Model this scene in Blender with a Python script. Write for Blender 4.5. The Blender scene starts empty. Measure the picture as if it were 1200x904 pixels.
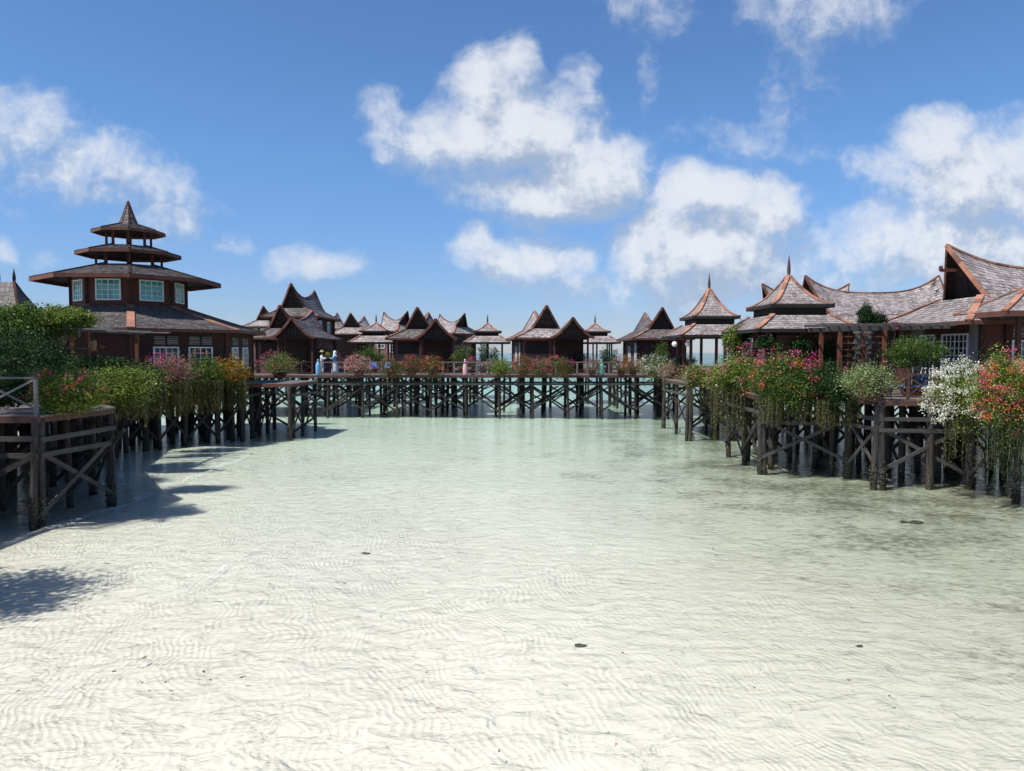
import bpy, bmesh, math, random
import numpy as np
from mathutils import Vector, Matrix
D = bpy.data
SC = bpy.context.scene
COL = SC.collection
R = math.radians
# ------------------------------------------------------------------ camera
F_PX = 880.0; PITCH = math.atan(39/880.0); EYE = 4.4; DECK = 2.8
cam_d = D.cameras.new('camera'); cam = D.objects.new('camera', cam_d); COL.objects.link(cam)
cam_d.sensor_width = 36; cam_d.lens = 36*F_PX/1200; cam_d.clip_start = 0.1; cam_d.clip_end = 20000
cam.location = (0, 0, EYE); cam.rotation_euler = (R(90)-PITCH, 0, 0)
SC.camera = cam
# ------------------------------------------------------------------ exposure
SC.view_settings.view_transform = 'Standard'; SC.view_settings.look = 'None'
SC.view_settings.exposure = 0.22; SC.view_settings.gamma = 1.0; SC.view_settings.use_curve_mapping = False
SC.cycles.max_bounces = 6; SC.cycles.transparent_max_bounces = 10
SC.cycles.sample_clamp_indirect = 6
# ------------------------------------------------------------------ sun and sky
TO_SUN = Vector((-0.46, -0.27, 0.85)).normalized()
SUN_EL = math.asin(TO_SUN.z); SUN_AZ = math.atan2(TO_SUN.x, TO_SUN.y)
sd = D.lights.new('sun', 'SUN'); sd.energy = 5.0; sd.angle = R(0.5); sd.color = (1.0, 0.965, 0.91)
so = D.objects.new('sun', sd); COL.objects.link(so); so.location = (0, 0, 60)
so.rotation_euler = (-TO_SUN).to_track_quat('-Z', 'Y').to_euler()

class NT:
    """small helper for building node trees"""
    def __init__(s, tree):
        s.t = tree; tree.nodes.clear()
    def n(s, typ, **kw):
        nd = s.t.nodes.new(typ)
        for k, v in kw.items():
            if k.startswith('i_'):
                key = k[2:]
                key = int(key) if key.isdigit() else key.replace('_', ' ')
                s.put(nd.inputs[key], v)
            else:
                setattr(nd, k, v)
        return nd
    def put(s, sock, v):
        if isinstance(v, bpy.types.NodeSocket): s.t.links.new(v, sock)
        else: sock.default_value = v
    def math(s, op, a, b=None, c=None, clamp=False):
        nd = s.t.nodes.new('ShaderNodeMath'); nd.operation = op; nd.use_clamp = clamp
        for i, v in enumerate((a, b, c)):
            if v is not None: s.put(nd.inputs[i], v)
        return nd.outputs[0]
    def vec(s, op, a, b=None, scale=None):
        nd = s.t.nodes.new('ShaderNodeVectorMath'); nd.operation = op
        s.put(nd.inputs[0], a)
        if b is not None: s.put(nd.inputs[1], b)
        if scale is not None: s.put(nd.inputs['Scale'], scale)
        return nd.outputs['Value'] if op in ('LENGTH', 'DOT_PRODUCT', 'DISTANCE') else nd.outputs[0]
    def noise(s, vec, scale, detail=2, rough=0.5, dim='3D', out=0, dist=0.0):
        nd = s.t.nodes.new('ShaderNodeTexNoise'); nd.noise_dimensions = dim
        s.put(nd.inputs['Vector'], vec); s.put(nd.inputs['Scale'], scale)
        s.put(nd.inputs['Detail'], detail); s.put(nd.inputs['Roughness'], rough); s.put(nd.inputs['Distortion'], dist)
        return nd.outputs[out]
    def ramp(s, fac, stops):
        nd = s.t.nodes.new('ShaderNodeValToRGB'); s.put(nd.inputs[0], fac)
        cr = nd.color_ramp
        while len(cr.elements) < len(stops): cr.elements.new(0.5)
        for e, (p, c) in zip(cr.elements, stops):
            e.position = p; e.color = (c[0], c[1], c[2], 1) if not isinstance(c, (int, float)) else (c, c, c, 1)
        return nd.outputs[0]
    def mr(s, v, a, b, c=0.0, d=1.0, smooth=False):
        nd = s.t.nodes.new('ShaderNodeMapRange'); nd.interpolation_type = 'SMOOTHSTEP' if smooth else 'LINEAR'
        s.put(nd.inputs[0], v)
        for i, x in enumerate((a, b, c, d)): nd.inputs[i+1].default_value = x
        return nd.outputs[0]
    def mix(s, f, a, b, blend='MIX'):
        nd = s.t.nodes.new('ShaderNodeMix'); nd.data_type = 'RGBA'; nd.blend_type = blend
        s.put(nd.inputs[0], f)
        for sock, v in ((nd.inputs[6], a), (nd.inputs[7], b)):
            if isinstance(v, tuple) and len(v) == 3: v = (*v, 1)
            s.put(sock, v)
        return nd.outputs[2]

world = D.worlds.new('World'); SC.world = world; world.use_nodes = True
W = NT(world.node_tree)
sky = W.n('ShaderNodeTexSky'); sky.sky_type = 'NISHITA'; sky.sun_disc = False
sky.sun_elevation = SUN_EL; sky.sun_rotation = SUN_AZ; sky.altitude = 0; sky.air_density = 1.0
sky.dust_density = 0.1; sky.ozone_density = 4.0
SKY_STR = 0.10
tc = W.n('ShaderNodeTexCoord'); gen = tc.outputs['Generated']
sx = W.n('ShaderNodeSeparateXYZ'); W.put(sx.inputs[0], gen)
X_, Y_, Z_ = sx.outputs
Yc = W.math('MAXIMUM', Y_, 0.12)
pa = W.math('MULTIPLY_ADD', W.math('DIVIDE', X_, Yc), 8.8, 6.0)
pb = W.math('MULTIPLY_ADD', W.math('DIVIDE', Z_, Yc), -8.8, 4.13)
cx = W.n('ShaderNodeCombineXYZ'); W.put(cx.inputs[0], pa); W.put(cx.inputs[1], pb); cx.inputs[2].default_value = 0.0
P0 = cx.outputs[0]
# cloud banks in the eastern sky: (azimuth-like, elevation-like, half width, half height, thickness)
BLOBS = [(0.2,1.55,.85,.5,.75),(1.1,2.05,.9,.45,.75),(1.9,2.45,.6,.45,.62),(-.6,1.7,.9,.8,.8),
 (6.08,.85,.3,.42,1.0),(5.75,1.15,.5,.5,1.1),(6.0,1.62,1.0,.58,1.2),(6.9,2.1,.75,.55,1.25),(5.15,1.75,.75,.42,1.0),(4.45,1.3,.32,.32,.6),(6.3,2.35,1.0,.32,1.0),(4.7,1.55,.35,.3,.7),
 (6.1,3.05,.8,.32,.95),(5.62,2.85,.26,.22,.8),(6.75,3.35,.6,.25,.65),(7.5,3.35,.5,.3,.6),
 (8.2,2.35,.75,.4,1.2),(8.8,2.55,.65,.5,1.1),(8.3,3.0,1.2,.6,1.15),(7.75,2.75,.5,.5,1.0),(9.1,3.1,.6,.5,.7),
 (9.6,.15,1.0,.42,.62),(9.35,.75,.42,.6,.3),(8.8,1.7,.8,.25,.42),(7.6,.15,.55,.32,.5),(9.2,1.35,.35,.5,.25),
 (11.0,1.75,.62,.42,1.1),(10.3,2.0,.5,.24,.75),(11.4,2.2,1.2,.62,1.15),(11.3,2.9,1.9,.55,1.0),(10.6,2.5,.6,.4,.7),(12.6,1.9,.9,.7,1.1),(10.2,3.2,.9,.35,.7),
 (3.75,3.1,.62,.19,.75),(2.8,2.92,.3,.12,.4),(.1,2.95,.18,.14,.5),(.55,3.02,.2,.12,.45),(.3,2.55,.3,.1,.25),
 (6.72,1.05,.22,.28,.5),(7.62,1.0,.12,.35,.32),(9.3,3.75,2.6,.32,.5),(5.0,3.95,5.5,.16,.16)]
def cloud_density(p, detail):
    w = W.noise(p, 1.1, 3, 0.55, out=1)
    pw = W.vec('ADD', p, W.vec('MULTIPLY', W.vec('SUBTRACT', w, (.5, .5, .5)), (.75, .55, 0)))
    acc = None
    for (a, b, ra, rb, s_) in BLOBS:
        q = W.vec('MULTIPLY', W.vec('SUBTRACT', pw, (a, b, 0)), (1/ra, 1/rb, 0))
        l = W.vec('DOT_PRODUCT', q, q)
        v = W.math('MULTIPLY_ADD', l, -s_*0.62, s_)
        if acc is None: acc = v
        else:
            nd = W.t.nodes.new('ShaderNodeMath'); nd.operation = 'SMOOTH_MAX'
            W.put(nd.inputs[0], acc); W.put(nd.inputs[1], v); nd.inputs[2].default_value = 0.18
            acc = nd.outputs[0]
    acc = W.math('MAXIMUM', acc, -0.6)
    n1 = W.noise(pw, 2.6, detail, 0.58)
    n2 = W.noise(p, 7.5, detail-2, 0.6)
    t = W.math('ADD', W.math('MULTIPLY', W.math('SUBTRACT', n1, 0.5), 1.35), W.math('MULTIPLY', W.math('SUBTRACT', n2, 0.5), 0.40))
    return W.math('ADD', acc, t)
d0 = cloud_density(P0, 6)
d1 = cloud_density(W.vec('ADD', P0, (-.16, -.36, 0)), 4)
alpha_f = W.mr(d0, 0.0, 1.12, 0, 1, True)
front = W.mr(Y_, 0.13, 0.3, 0, 1, True)
gn = W.noise(gen, 3.0, 8, 0.6)
alpha_b = W.mr(gn, 0.60, 0.80, 0, .8, True)
alpha = W.math('ADD', W.math('MULTIPLY', alpha_f, front), W.math('MULTIPLY', alpha_b, W.math('SUBTRACT', 1.0, front)))
alpha = W.math('MULTIPLY', alpha, W.mr(Z_, -0.02, 0.05, 0.0, 1.0))
lit = W.mr(W.math('SUBTRACT', d0, d1), -0.42, 0.36, 0, 1, True)
thick = W.mr(d0, 0.5, 1.7, 0, 1, True)
ccol = W.mix(lit, (0.38, 0.48, 0.65), (0.93, 0.95, 0.985))
ccol = W.mix(W.math('MULTIPLY', W.math('SUBTRACT', 1.0, thick), 0.25), ccol, (0.66, 0.73, 0.85))
skyc = W.mix(1.0, sky.outputs[0], W.mix(W.mr(Z_, 0.0, 0.24, 0, 1), (0.62, 0.69, 0.99), (0.77, 1.01, 1.24)), 'MULTIPLY')
bgs = W.n('ShaderNodeBackground'); W.put(bgs.inputs[0], skyc); bgs.inputs[1].default_value = SKY_STR
bgc = W.n('ShaderNodeBackground'); W.put(bgc.inputs[0], ccol); bgc.inputs[1].default_value = 0.80
ms = W.n('ShaderNodeMixShader'); W.put(ms.inputs[0], W.math('MULTIPLY', alpha, 0.90))
W.put(ms.inputs[1], bgs.outputs[0]); W.put(ms.inputs[2], bgc.outputs[0])
wo = W.n('ShaderNodeOutputWorld'); W.put(wo.inputs[0], ms.outputs[0])
world.cycles.sampling_method = 'MANUAL'; world.cycles.sample_map_resolution = 512

# ------------------------------------------------------------------ placing helpers
def at(px, py, y):
    th = PITCH
    fwd = Vector((0, math.cos(th), -math.sin(th))); up = Vector((0, math.sin(th), math.cos(th)))
    r = fwd*F_PX + Vector((1, 0, 0))*(px-600) + up*(452-py)
    return Vector((0, 0, EYE)) + r*(y/r.y)
def X(px, y): return at(px, 413, y).x
def Zp(py, y): return at(600, py, y).z
def on_ground(px, py, z=0.0):
    p = at(px, py, 1.0)-Vector((0, 0, EYE))
    return Vector((0, 0, EYE)) + p*((z-EYE)/p.z)

# ------------------------------------------------------------------ mesh builder
class MB:
    def __init__(s): s.v = []; s.f = []
    def add(s, vs, fs):
        o = len(s.v); s.v += [tuple(v) for v in vs]; s.f += [tuple(i+o for i in f) for f in fs]
    def box(s, c, size, rz=0.0):
        hx, hy, hz = (k/2 for k in size); c = Vector(c); M = Matrix.Rotation(rz, 3, 'Z')
        vs = [c + M @ Vector((x, y, z)) for z in (-hz, hz) for x, y in ((-hx, -hy), (hx, -hy), (hx, hy), (-hx, hy))]
        s.add(vs, [(0,3,2,1),(4,5,6,7),(0,1,5,4),(1,2,6,5),(2,3,7,6),(3,0,4,7)])
    def beam(s, a, b, w, h, up=(0, 0, 1)):
        a = Vector(a); b = Vector(b); d = (b-a).normalized(); u = Vector(up)
        if abs(d.dot(u)) > 0.98: u = Vector((1, 0, 0))
        sd_ = d.cross(u).normalized()*w/2; uu = sd_.cross(d).normalized()*h/2
        vs = [p + x*sd_ + y*uu for p in (a, b) for x, y in ((-1, -1), (1, -1), (1, 1), (-1, 1))]
        s.add(vs, [(0,1,2,3),(7,6,5,4),(0,4,5,1),(1,5,6,2),(2,6,7,3),(3,7,4,0)])
    def tube(s, pts, rad, n=7, cap=True):
        pts = [Vector(p) for p in pts]; vs = []; fs = []
        if not hasattr(rad, '__len__'): rad = [rad]*len(pts)
        for i, p in enumerate(pts):
            d = (pts[min(i+1, len(pts)-1)]-pts[max(i-1, 0)]).normalized()
            u = Vector((1, 0, 0)) if abs(d.x) < .9 else Vector((0, 1, 0))
            a = d.cross(u).normalized(); b = d.cross(a)
            for k in range(n):
                t = 2*math.pi*k/n; vs.append(p + (a*math.cos(t)+b*math.sin(t))*rad[i])
        for i in range(len(pts)-1):
            for k in range(n):
                k2 = (k+1) % n; fs.append((i*n+k, i*n+k2, (i+1)*n+k2, (i+1)*n+k))
        if cap: fs += [tuple(range(n-1, -1, -1)), tuple(range((len(pts)-1)*n, len(pts)*n))]
        s.add(vs, fs)
    def lathe(s, c, prof, n=12):
        c = Vector(c)
        vs = [c + Vector((r*math.cos(2*math.pi*k/n), r*math.sin(2*math.pi*k/n), z)) for r, z in prof for k in range(n)]
        fs = [(i*n+k, i*n+(k+1) % n, (i+1)*n+(k+1) % n, (i+1)*n+k) for i in range(len(prof)-1) for k in range(n)]
        fs += [tuple(range(n-1, -1, -1)), tuple(range((len(prof)-1)*n, len(prof)*n))]
        s.add(vs, fs)
    def strip(s, pts, w, h, up=(0, 0, 1), lift=0.0):
        pts = [Vector(p) + Vector((0, 0, lift)) for p in pts]
        for a, b in zip(pts, pts[1:]):
            e = (b-a).normalized()*0.01
            s.beam(a-e, b+e, w, h, up)
    def prism(s, poly, z0, z1):
        n = len(poly)
        vs = [(x, y, z0) for x, y in poly] + [(x, y, z1) for x, y in poly]
        s.add(vs, [tuple(range(n-1, -1, -1)), tuple(range(n, 2*n))] + [(i, (i+1) % n, n+(i+1) % n, n+i) for i in range(n)])
    def build(s, name, m, parent=None, world=False, smooth=False):
        off = Vector(parent.location) if (world and parent is not None) else Vector((0, 0, 0))
        me = D.meshes.new(name); me.from_pydata([(v[0]-off.x, v[1]-off.y, v[2]-off.z) for v in s.v], [], s.f)
        me.materials.append(m); me.update()
        if smooth: me.polygons.foreach_set('use_smooth', [True]*len(me.polygons))
        o = D.objects.new(name, me); COL.objects.link(o)
        if parent is not None: o.parent = parent
        return o
def tag(o, label=None, cat=None, group=None, kind=None):
    if label: o['label'] = label
    if cat: o['category'] = cat
    if group: o['group'] = group
    if kind: o['kind'] = kind
    return o
def thing(name, loc, label, cat, group=None, rz=0.0):
    o = D.objects.new(name, None); COL.objects.link(o); o.location = loc; o.rotation_euler = (0, 0, rz)
    o.empty_display_size = 0.3
    return tag(o, label, cat, group)
def copy_tree(o, parent=None, top=True):
    c = o.copy(); COL.objects.link(c)
    if parent is not None: c.parent = parent
    for ch in [k for k in ALLCH.get(o.name, [])]:
        copy_tree(ch, c, False)
    return c
ALLCH = {}
def register(root):
    for o in D.objects:
        if o.parent is not None:
            L = ALLCH.setdefault(o.parent.name, [])
            if o not in L: L.append(o)

# ------------------------------------------------------------------ materials
def mat(name): 
    m = D.materials.new(name); m.use_nodes = True; return m, NT(m.node_tree)
def finish(m, N, col, rough=0.8, bump=None, bstr=0.3, bdist=0.02, spec=0.3, trans=None, metal=0.0):
    b = N.n('ShaderNodeBsdfPrincipled'); N.put(b.inputs['Base Color'], (*col, 1) if isinstance(col, tuple) else col)
    N.put(b.inputs['Roughness'], rough); b.inputs['Specular IOR Level'].default_value = spec
    b.inputs['Metallic'].default_value = metal
    if bump is not None:
        bn = N.n('ShaderNodeBump'); N.put(bn.inputs['Height'], bump); bn.inputs['Strength'].default_value = bstr
        bn.inputs['Distance'].default_value = bdist; N.put(b.inputs['Normal'], bn.outputs[0])
    out = N.n('ShaderNodeOutputMaterial')
    if trans is not None:
        t = N.n('ShaderNodeBsdfTranslucent'); N.put(t.inputs[0], col if not isinstance(col, tuple) else (*col, 1))
        mx = N.n('ShaderNodeMixShader'); mx.inputs[0].default_value = trans
        N.put(mx.inputs[1], b.outputs[0]); N.put(mx.inputs[2], t.outputs[0]); N.put(out.inputs[0], mx.outputs[0])
    else: N.put(out.inputs[0], b.outputs[0])
    return m
def pos(N): return N.n('ShaderNodeTexCoord').outputs['Object']
def wpos(N): return N.n('ShaderNodeNewGeometry').outputs['Position']
def island(N): return N.n('ShaderNodeNewGeometry').outputs['Random Per Island']
def wood(name, c1, c2, rough=0.8, island_var=True, grain=(3, 3, 25)):
    m, N = mat(name); p = pos(N)
    q = N.vec('MULTIPLY', p, grain)
    n = N.noise(q, 1.0, 5, 0.6); n2 = N.noise(p, 1.3, 3, 0.5)
    f = N.math('ADD', N.math('MULTIPLY', n, .55), N.math('MULTIPLY', n2, .45))
    if island_var: f = N.math('ADD', f, N.math('MULTIPLY', N.math('SUBTRACT', island(N), .5), .45))
    col = N.ramp(f, [(.25, c1), (.75, c2)])
    return finish(m, N, col, rough, n, .5, .01)
def plain(name, c, rough=.6, var=.25, sc=4., spec=.3, **k):
    m, N = mat(name); n = N.noise(pos(N), sc, 5, .6)
    col = N.ramp(n, [(.3, tuple(x*(1-var) for x in c)), (.7, tuple(min(1, x*(1+var)) for x in c))])
    return finish(m, N, col, rough, n, .2, .01, spec, **k)
def shingles(name, c0, c1, c2):
    m, N = mat(name); p = pos(N)
    r = island(N); n = N.noise(p, .8, 4, .6); st = N.noise(N.vec('MULTIPLY', p, (9, 9, 2.5)), 1.0, 4, .6)
    f = N.math('ADD', N.math('MULTIPLY', r, .30), N.math('ADD', N.math('MULTIPLY', n, .40), N.math('MULTIPLY', st, .34)))
    col = N.ramp(f, [(.2, c0), (.5, c1), (.85, c2)])
    return finish(m, N, col, .62, st, .35, .01, .35)
def leaf(name, c0, c1, c2, tr=.3):
    m, N = mat(name); r = island(N); n = N.noise(wpos(N), 1.6, 3, .5)
    f = N.math('ADD', N.math('MULTIPLY', r, .68), N.math('MULTIPLY', n, .32))
    return finish(m, N, N.ramp(f, [(.2, c0), (.5, c1), (.85, c2)]), .55, None, spec=.25, trans=tr)
def pile_mat():
    m, N = mat('weathered_pile_wood'); p = wpos(N); z = N.n('ShaderNodeSeparateXYZ'); N.put(z.inputs[0], p)
    n = N.noise(N.vec('MULTIPLY', p, (14, 14, 1.5)), 1.0, 5, .6)
    base = N.ramp(n, [(.3, (.018, .015, .013)), (.7, (.068, .057, .05))])
    bn = N.noise(p, 22, 3, .6); barn = N.ramp(bn, [(.42, (.018, .017, .012)), (.62, (.09, .075, .055)), (.7, (.28, .25, .2))])
    g = N.math('ADD', z.outputs[2], N.math('MULTIPLY', N.noise(p, 3, 2), -.5))
    col = N.mix(N.mr(g, .15, .55), barn, base)
    return finish(m, N, col, .85, N.math('ADD', n, bn), .8, .03)
M = {}
M['pile'] = pile_mat()
M['timber'] = wood('grey_weathered_timber', (.022, .019, .017), (.098, .086, .079))
M['rail'] = wood('sun_bleached_rail', (.085, .078, .072), (.235, .215, .2))
M['brace'] = wood('dark_brace_timber', (.012, .010, .009), (.05, .042, .037))
M['deck'] = wood('deck_boards', (.09, .07, .06), (.24, .195, .17))
M['fascia'] = wood('red_brown_fascia', (.045, .022, .018), (.12, .06, .048))
M['wall'] = wood('dark_brown_wall', (.026, .011, .009), (.062, .027, .021), grain=(6, 6, 1.2))
M['wall_red'] = wood('red_brown_wall', (.062, .024, .017), (.11, .042, .029), grain=(6, 6, 1.2))
M['wall_pink'] = wood('dusty_pink_wall', (.12, .062, .054), (.20, .108, .095), grain=(2, 2, 9))
M['panel'] = wood('dark_panel_wood', (.018, .011, .010), (.05, .03, .026), grain=(20, 20, 20))
M['panel_grey'] = wood('weathered_grey_panel', (.12, .11, .105), (.3, .27, .25), grain=(9, 9, 3))
M['trim'] = wood('terracotta_trim', (.12, .055, .04), (.43, .20, .125), grain=(7, 7, 7))
M['trim_dark'] = wood('brown_barge_board', (.07, .028, .02), (.15, .06, .042), grain=(3, 3, 3))
M['post_orange'] = wood('orange_stained_post', (.07, .026, .016), (.17, .058, .03))
M['shingle'] = shingles('silver_grey_shingles', (.085, .068, .060), (.275, .232, .215), (.54, .48, .455))
M['shingle_dark'] = shingles('dark_grey_shingles', (.037, .030, .028), (.112, .092, .086), (.26, .225, .21))
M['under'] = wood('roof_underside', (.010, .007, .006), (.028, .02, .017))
M['white'] = plain('white_window_paint', (.72, .74, .74), .45, .06)
M['door'] = wood('dark_door', (.025, .013, .01), (.06, .03, .022))
M['pot'] = plain('terracotta_planter', (.085, .035, .025), .8)
M['blue'] = plain('blue_paint', (.06, .2, .5), .35, .08)
M['cyan'] = plain('pale_blue_paint', (.16, .42, .72), .35, .06)
M['pink'] = plain('pale_pink_paint', (.72, .40, .42), .4, .06)
M['mint'] = plain('mint_green_paint', (.22, .50, .38), .4, .06)
M['lamp'] = plain('opal_lamp_glass', (.72, .74, .76), .25, .04)
M['metal'] = plain('dark_metal', (.05, .05, .055), .4, .1)
M['rock'] = plain('wet_dark_rock', (.055, .05, .04), .6, .4, 9)
M['basket'] = wood('coir_basket', (.16, .08, .035), (.34, .19, .09), grain=(9, 9, 20))
def glass(name, c):
    m, N = mat(name); n = N.noise(pos(N), 1.7, 2, .5)
    col = N.ramp(n, [(.35, tuple(x*.45 for x in c)), (.65, c)])
    return finish(m, N, col, .06, n, .05, .02, .9)
M['glass_teal'] = glass('teal_tinted_glass', (.07, .46, .44))
M['glass_green'] = glass('dark_green_glass', (.025, .085, .07))
M['glass_dark'] = glass('dark_glass', (.012, .018, .02))
M['glass_blue'] = glass('pale_blue_glass', (.2, .42, .6))
M['leaf'] = leaf('mid_green_leaves', (.012, .035, .008), (.055, .115, .018), (.24, .32, .06))
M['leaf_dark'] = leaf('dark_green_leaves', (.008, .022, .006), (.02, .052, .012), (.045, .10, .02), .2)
M['leaf_lime'] = leaf('yellow_green_leaves', (.028, .06, .01), (.13, .19, .025), (.40, .45, .09))
M['leaf_olive'] = leaf('olive_hanging_leaves', (.03, .04, .008), (.09, .10, .018), (.19, .17, .03))
M['leaf_pale'] = leaf('pale_variegated_leaves', (.08, .13, .03), (.22, .28, .09), (.5, .52, .28))
M['leaf_warm'] = leaf('yellow_orange_leaves', (.10, .09, .01), (.38, .26, .02), (.55, .20, .03))
M['twig'] = leaf('dry_pinkish_twigs', (.12, .08, .05), (.26, .17, .11), (.42, .28, .2), .2)
def petal(n, c): M[n] = leaf(n+'_bracts', tuple(x*.6 for x in c), c, tuple(min(.95, x*1.25+.03) for x in c), .35)
petal('magenta', (.62, .035, .26)); petal('rose', (.70, .10, .20)); petal('salmon', (.75, .22, .17)); petal('orange', (.72, .13, .04))
petal('cream', (.80, .78, .62)); petal('palepink', (.70, .36, .38)); petal('yellow', (.72, .52, .04)); petal('violet', (.26, .09, .38))
M['bark'] = wood('grey_bark', (.05, .04, .03), (.15, .12, .09))
M['skin'] = plain('brown_skin', (.30, .16, .10), .6, .05)
M['cloth_white'] = plain('white_cloth', (.75, .76, .78), .8, .05)
M['cloth_blue'] = plain('teal_blue_cloth', (.10, .30, .45), .8, .1)
M['cloth_pale'] = plain('pale_grey_cloth', (.50, .54, .60), .8, .05)
M['straw'] = plain('straw_hat_fibre', (.48, .32, .18), .8, .1)

# ------------------------------------------------------------------ sea bed
def sand_mat():
    m, N = mat('white_rippled_sand'); p = wpos(N)
    s3 = N.n('ShaderNodeSeparateXYZ'); N.put(s3.inputs[0], p)
    wob = N.noise(p, .35, 3, .5, out=1); wob2 = N.noise(p, 1.6, 2, .5, out=1)
    pw = N.vec('ADD', p, N.vec('ADD', N.vec('SCALE', N.vec('SUBTRACT', wob, (.5, .5, .5)), scale=2.4), N.vec('SCALE', N.vec('SUBTRACT', wob2, (.5, .5, .5)), scale=.13)))
    wv = N.n('ShaderNodeTexWave'); wv.wave_type = 'BANDS'; wv.bands_direction = 'DIAGONAL'; N.put(wv.inputs['Vector'], N.vec('MULTIPLY', pw, (1.0, .45, 0)))
    wv.inputs['Scale'].default_value = 4.6; wv.inputs['Distortion'].default_value = .8; wv.inputs['Detail'].default_value = 1; wv.inputs['Detail Scale'].default_value = 1.5
    rip = wv.outputs['Fac']
    patch = N.math('MULTIPLY', N.mr(N.noise(p, .55, 3, .6), .36, .62, .3, 1.0), N.mr(N.noise(p, 3.2, 3, .6), .3, .62, .35, 1.0))
    rip = N.math('POWER', rip, 1.3)
    big = N.noise(p, .16, 4, .55); fine = N.noise(p, 30, 3, .6); med = N.noise(p, 2.2, 4, .6)
    h = N.math('ADD', N.math('MULTIPLY', N.math('MULTIPLY', rip, patch), .36), N.math('ADD', N.math('MULTIPLY', med, .16), N.math('MULTIPLY', fine, .02)))
    col = N.ramp(big, [(.3, (.575, .55, .475)), (.65, (.64, .615, .54))])
    col = N.mix(N.math('MULTIPLY', N.math('MULTIPLY', N.math('SUBTRACT', 1.0, rip), patch), .13), col, (.46, .43, .35))
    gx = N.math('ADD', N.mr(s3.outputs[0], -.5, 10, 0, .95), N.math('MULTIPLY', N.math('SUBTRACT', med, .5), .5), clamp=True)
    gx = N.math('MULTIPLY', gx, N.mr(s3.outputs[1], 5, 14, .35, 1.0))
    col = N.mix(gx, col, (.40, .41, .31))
    # seagrass and algae film growing towards the right-hand piers; its dark also paints the right-edge shadow
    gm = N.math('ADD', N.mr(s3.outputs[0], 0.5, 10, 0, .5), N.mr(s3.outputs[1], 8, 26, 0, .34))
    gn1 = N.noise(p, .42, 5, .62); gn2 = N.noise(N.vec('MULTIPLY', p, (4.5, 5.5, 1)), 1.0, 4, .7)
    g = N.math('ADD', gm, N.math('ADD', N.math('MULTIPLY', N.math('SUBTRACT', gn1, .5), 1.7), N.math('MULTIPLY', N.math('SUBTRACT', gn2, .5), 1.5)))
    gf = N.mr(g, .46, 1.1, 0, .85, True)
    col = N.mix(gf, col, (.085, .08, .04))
    # the bed is darker and greener further off
    far = N.mr(s3.outputs[1], 26, 62, 0, .5)
    col = N.mix(far, col, (.46, .475, .40))
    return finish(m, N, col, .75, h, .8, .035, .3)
def graded(a, b, n, p): return [a + (b-a)*((i/n)**p) for i in range(n+1)]
ys = [-60, -20, -5] + list(np.arange(0, 80, 1.0)) + [80+ (6000-80)*((i/14)**2.5) for i in range(0, 15)]
xs = [-6000, -1500, -400, -120] + list(np.arange(-50, 50.5, 1.0)) + [120, 400, 1500, 6000]
def bed(x, y):
    z = -0.10 - 0.10*max(0, min(1, (x+8)/16)) - 0.25*max(0, min(1, (y-45)/20)) - 0.02*max(0, min(200, y-70))
    z += 0.02*math.sin(x*.7+y*.35) + .015*math.sin(x*1.9-y*.8+1)
    return z
sm = MB(); nx = len(xs)
sm.add([(x, y, bed(x, y)) for y in ys for x in xs], [(j*nx+i, j*nx+i+1, (j+1)*nx+i+1, (j+1)*nx+i) for j in range(len(ys)-1) for i in range(nx-1)])
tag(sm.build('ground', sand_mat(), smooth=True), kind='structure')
def water_mat():
    m, N = mat('shallow_clear_sea_water'); p = wpos(N); s3 = N.n('ShaderNodeSeparateXYZ'); N.put(s3.inputs[0], p)
    a = N.noise(N.vec('MULTIPLY', p, (1.9, 3.0, 1)), 1.0, 5, .6, dist=.8); b = N.noise(N.vec('MULTIPLY', p, (5.5, 13, 1)), 1.0, 3, .6)
    h = N.math('ADD', N.math('MULTIPLY', a, .85), N.math('MULTIPLY', b, .07))
    bn = N.n('ShaderNodeBump'); N.put(bn.inputs['Height'], h); bn.inputs['Strength'].default_value = 1.0; bn.inputs['Distance'].default_value = .11
    # optical depth tint: clear in the lagoon, turquoise over the deeper reef flat
    f = N.mr(s3.outputs[1], 12, 60, 0, 1); f2 = N.mr(N.math('LOGARITHM', N.math('MAXIMUM', s3.outputs[1], 1.0), 10.0), 1.74, 2.6, 0, 1)
    tint = N.mix(f2, N.mix(f, (.985, .99, .975), (.80, .95, .90)), (.20, .60, .66))
    tr = N.n('ShaderNodeBsdfTransparent'); N.put(tr.inputs[0], tint)
    gl = N.n('ShaderNodeBsdfGlossy'); gl.inputs['Roughness'].default_value = .06; gl.inputs[0].default_value = (.95, .97, 1, 1); N.put(gl.inputs['Normal'], bn.outputs[0])
    fr = N.n('ShaderNodeFresnel'); fr.inputs[0].default_value = 1.33; N.put(fr.inputs['Normal'], bn.outputs[0])
    mx = N.n('ShaderNodeMixShader'); N.put(mx.inputs[0], N.math('MULTIPLY', fr.outputs[0], .8)); N.put(mx.inputs[1], tr.outputs[0]); N.put(mx.inputs[2], gl.outputs[0])
    out = N.n('ShaderNodeOutputMaterial'); N.put(out.inputs[0], mx.outputs[0]); return m
wm = MB(); wm.add([(-6000, -60, 0), (6000, -60, 0), (6000, 6000, 0), (-6000, 6000, 0)], [(0, 1, 2, 3)])
tag(wm.build('water', water_mat()), kind='structure')
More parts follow.
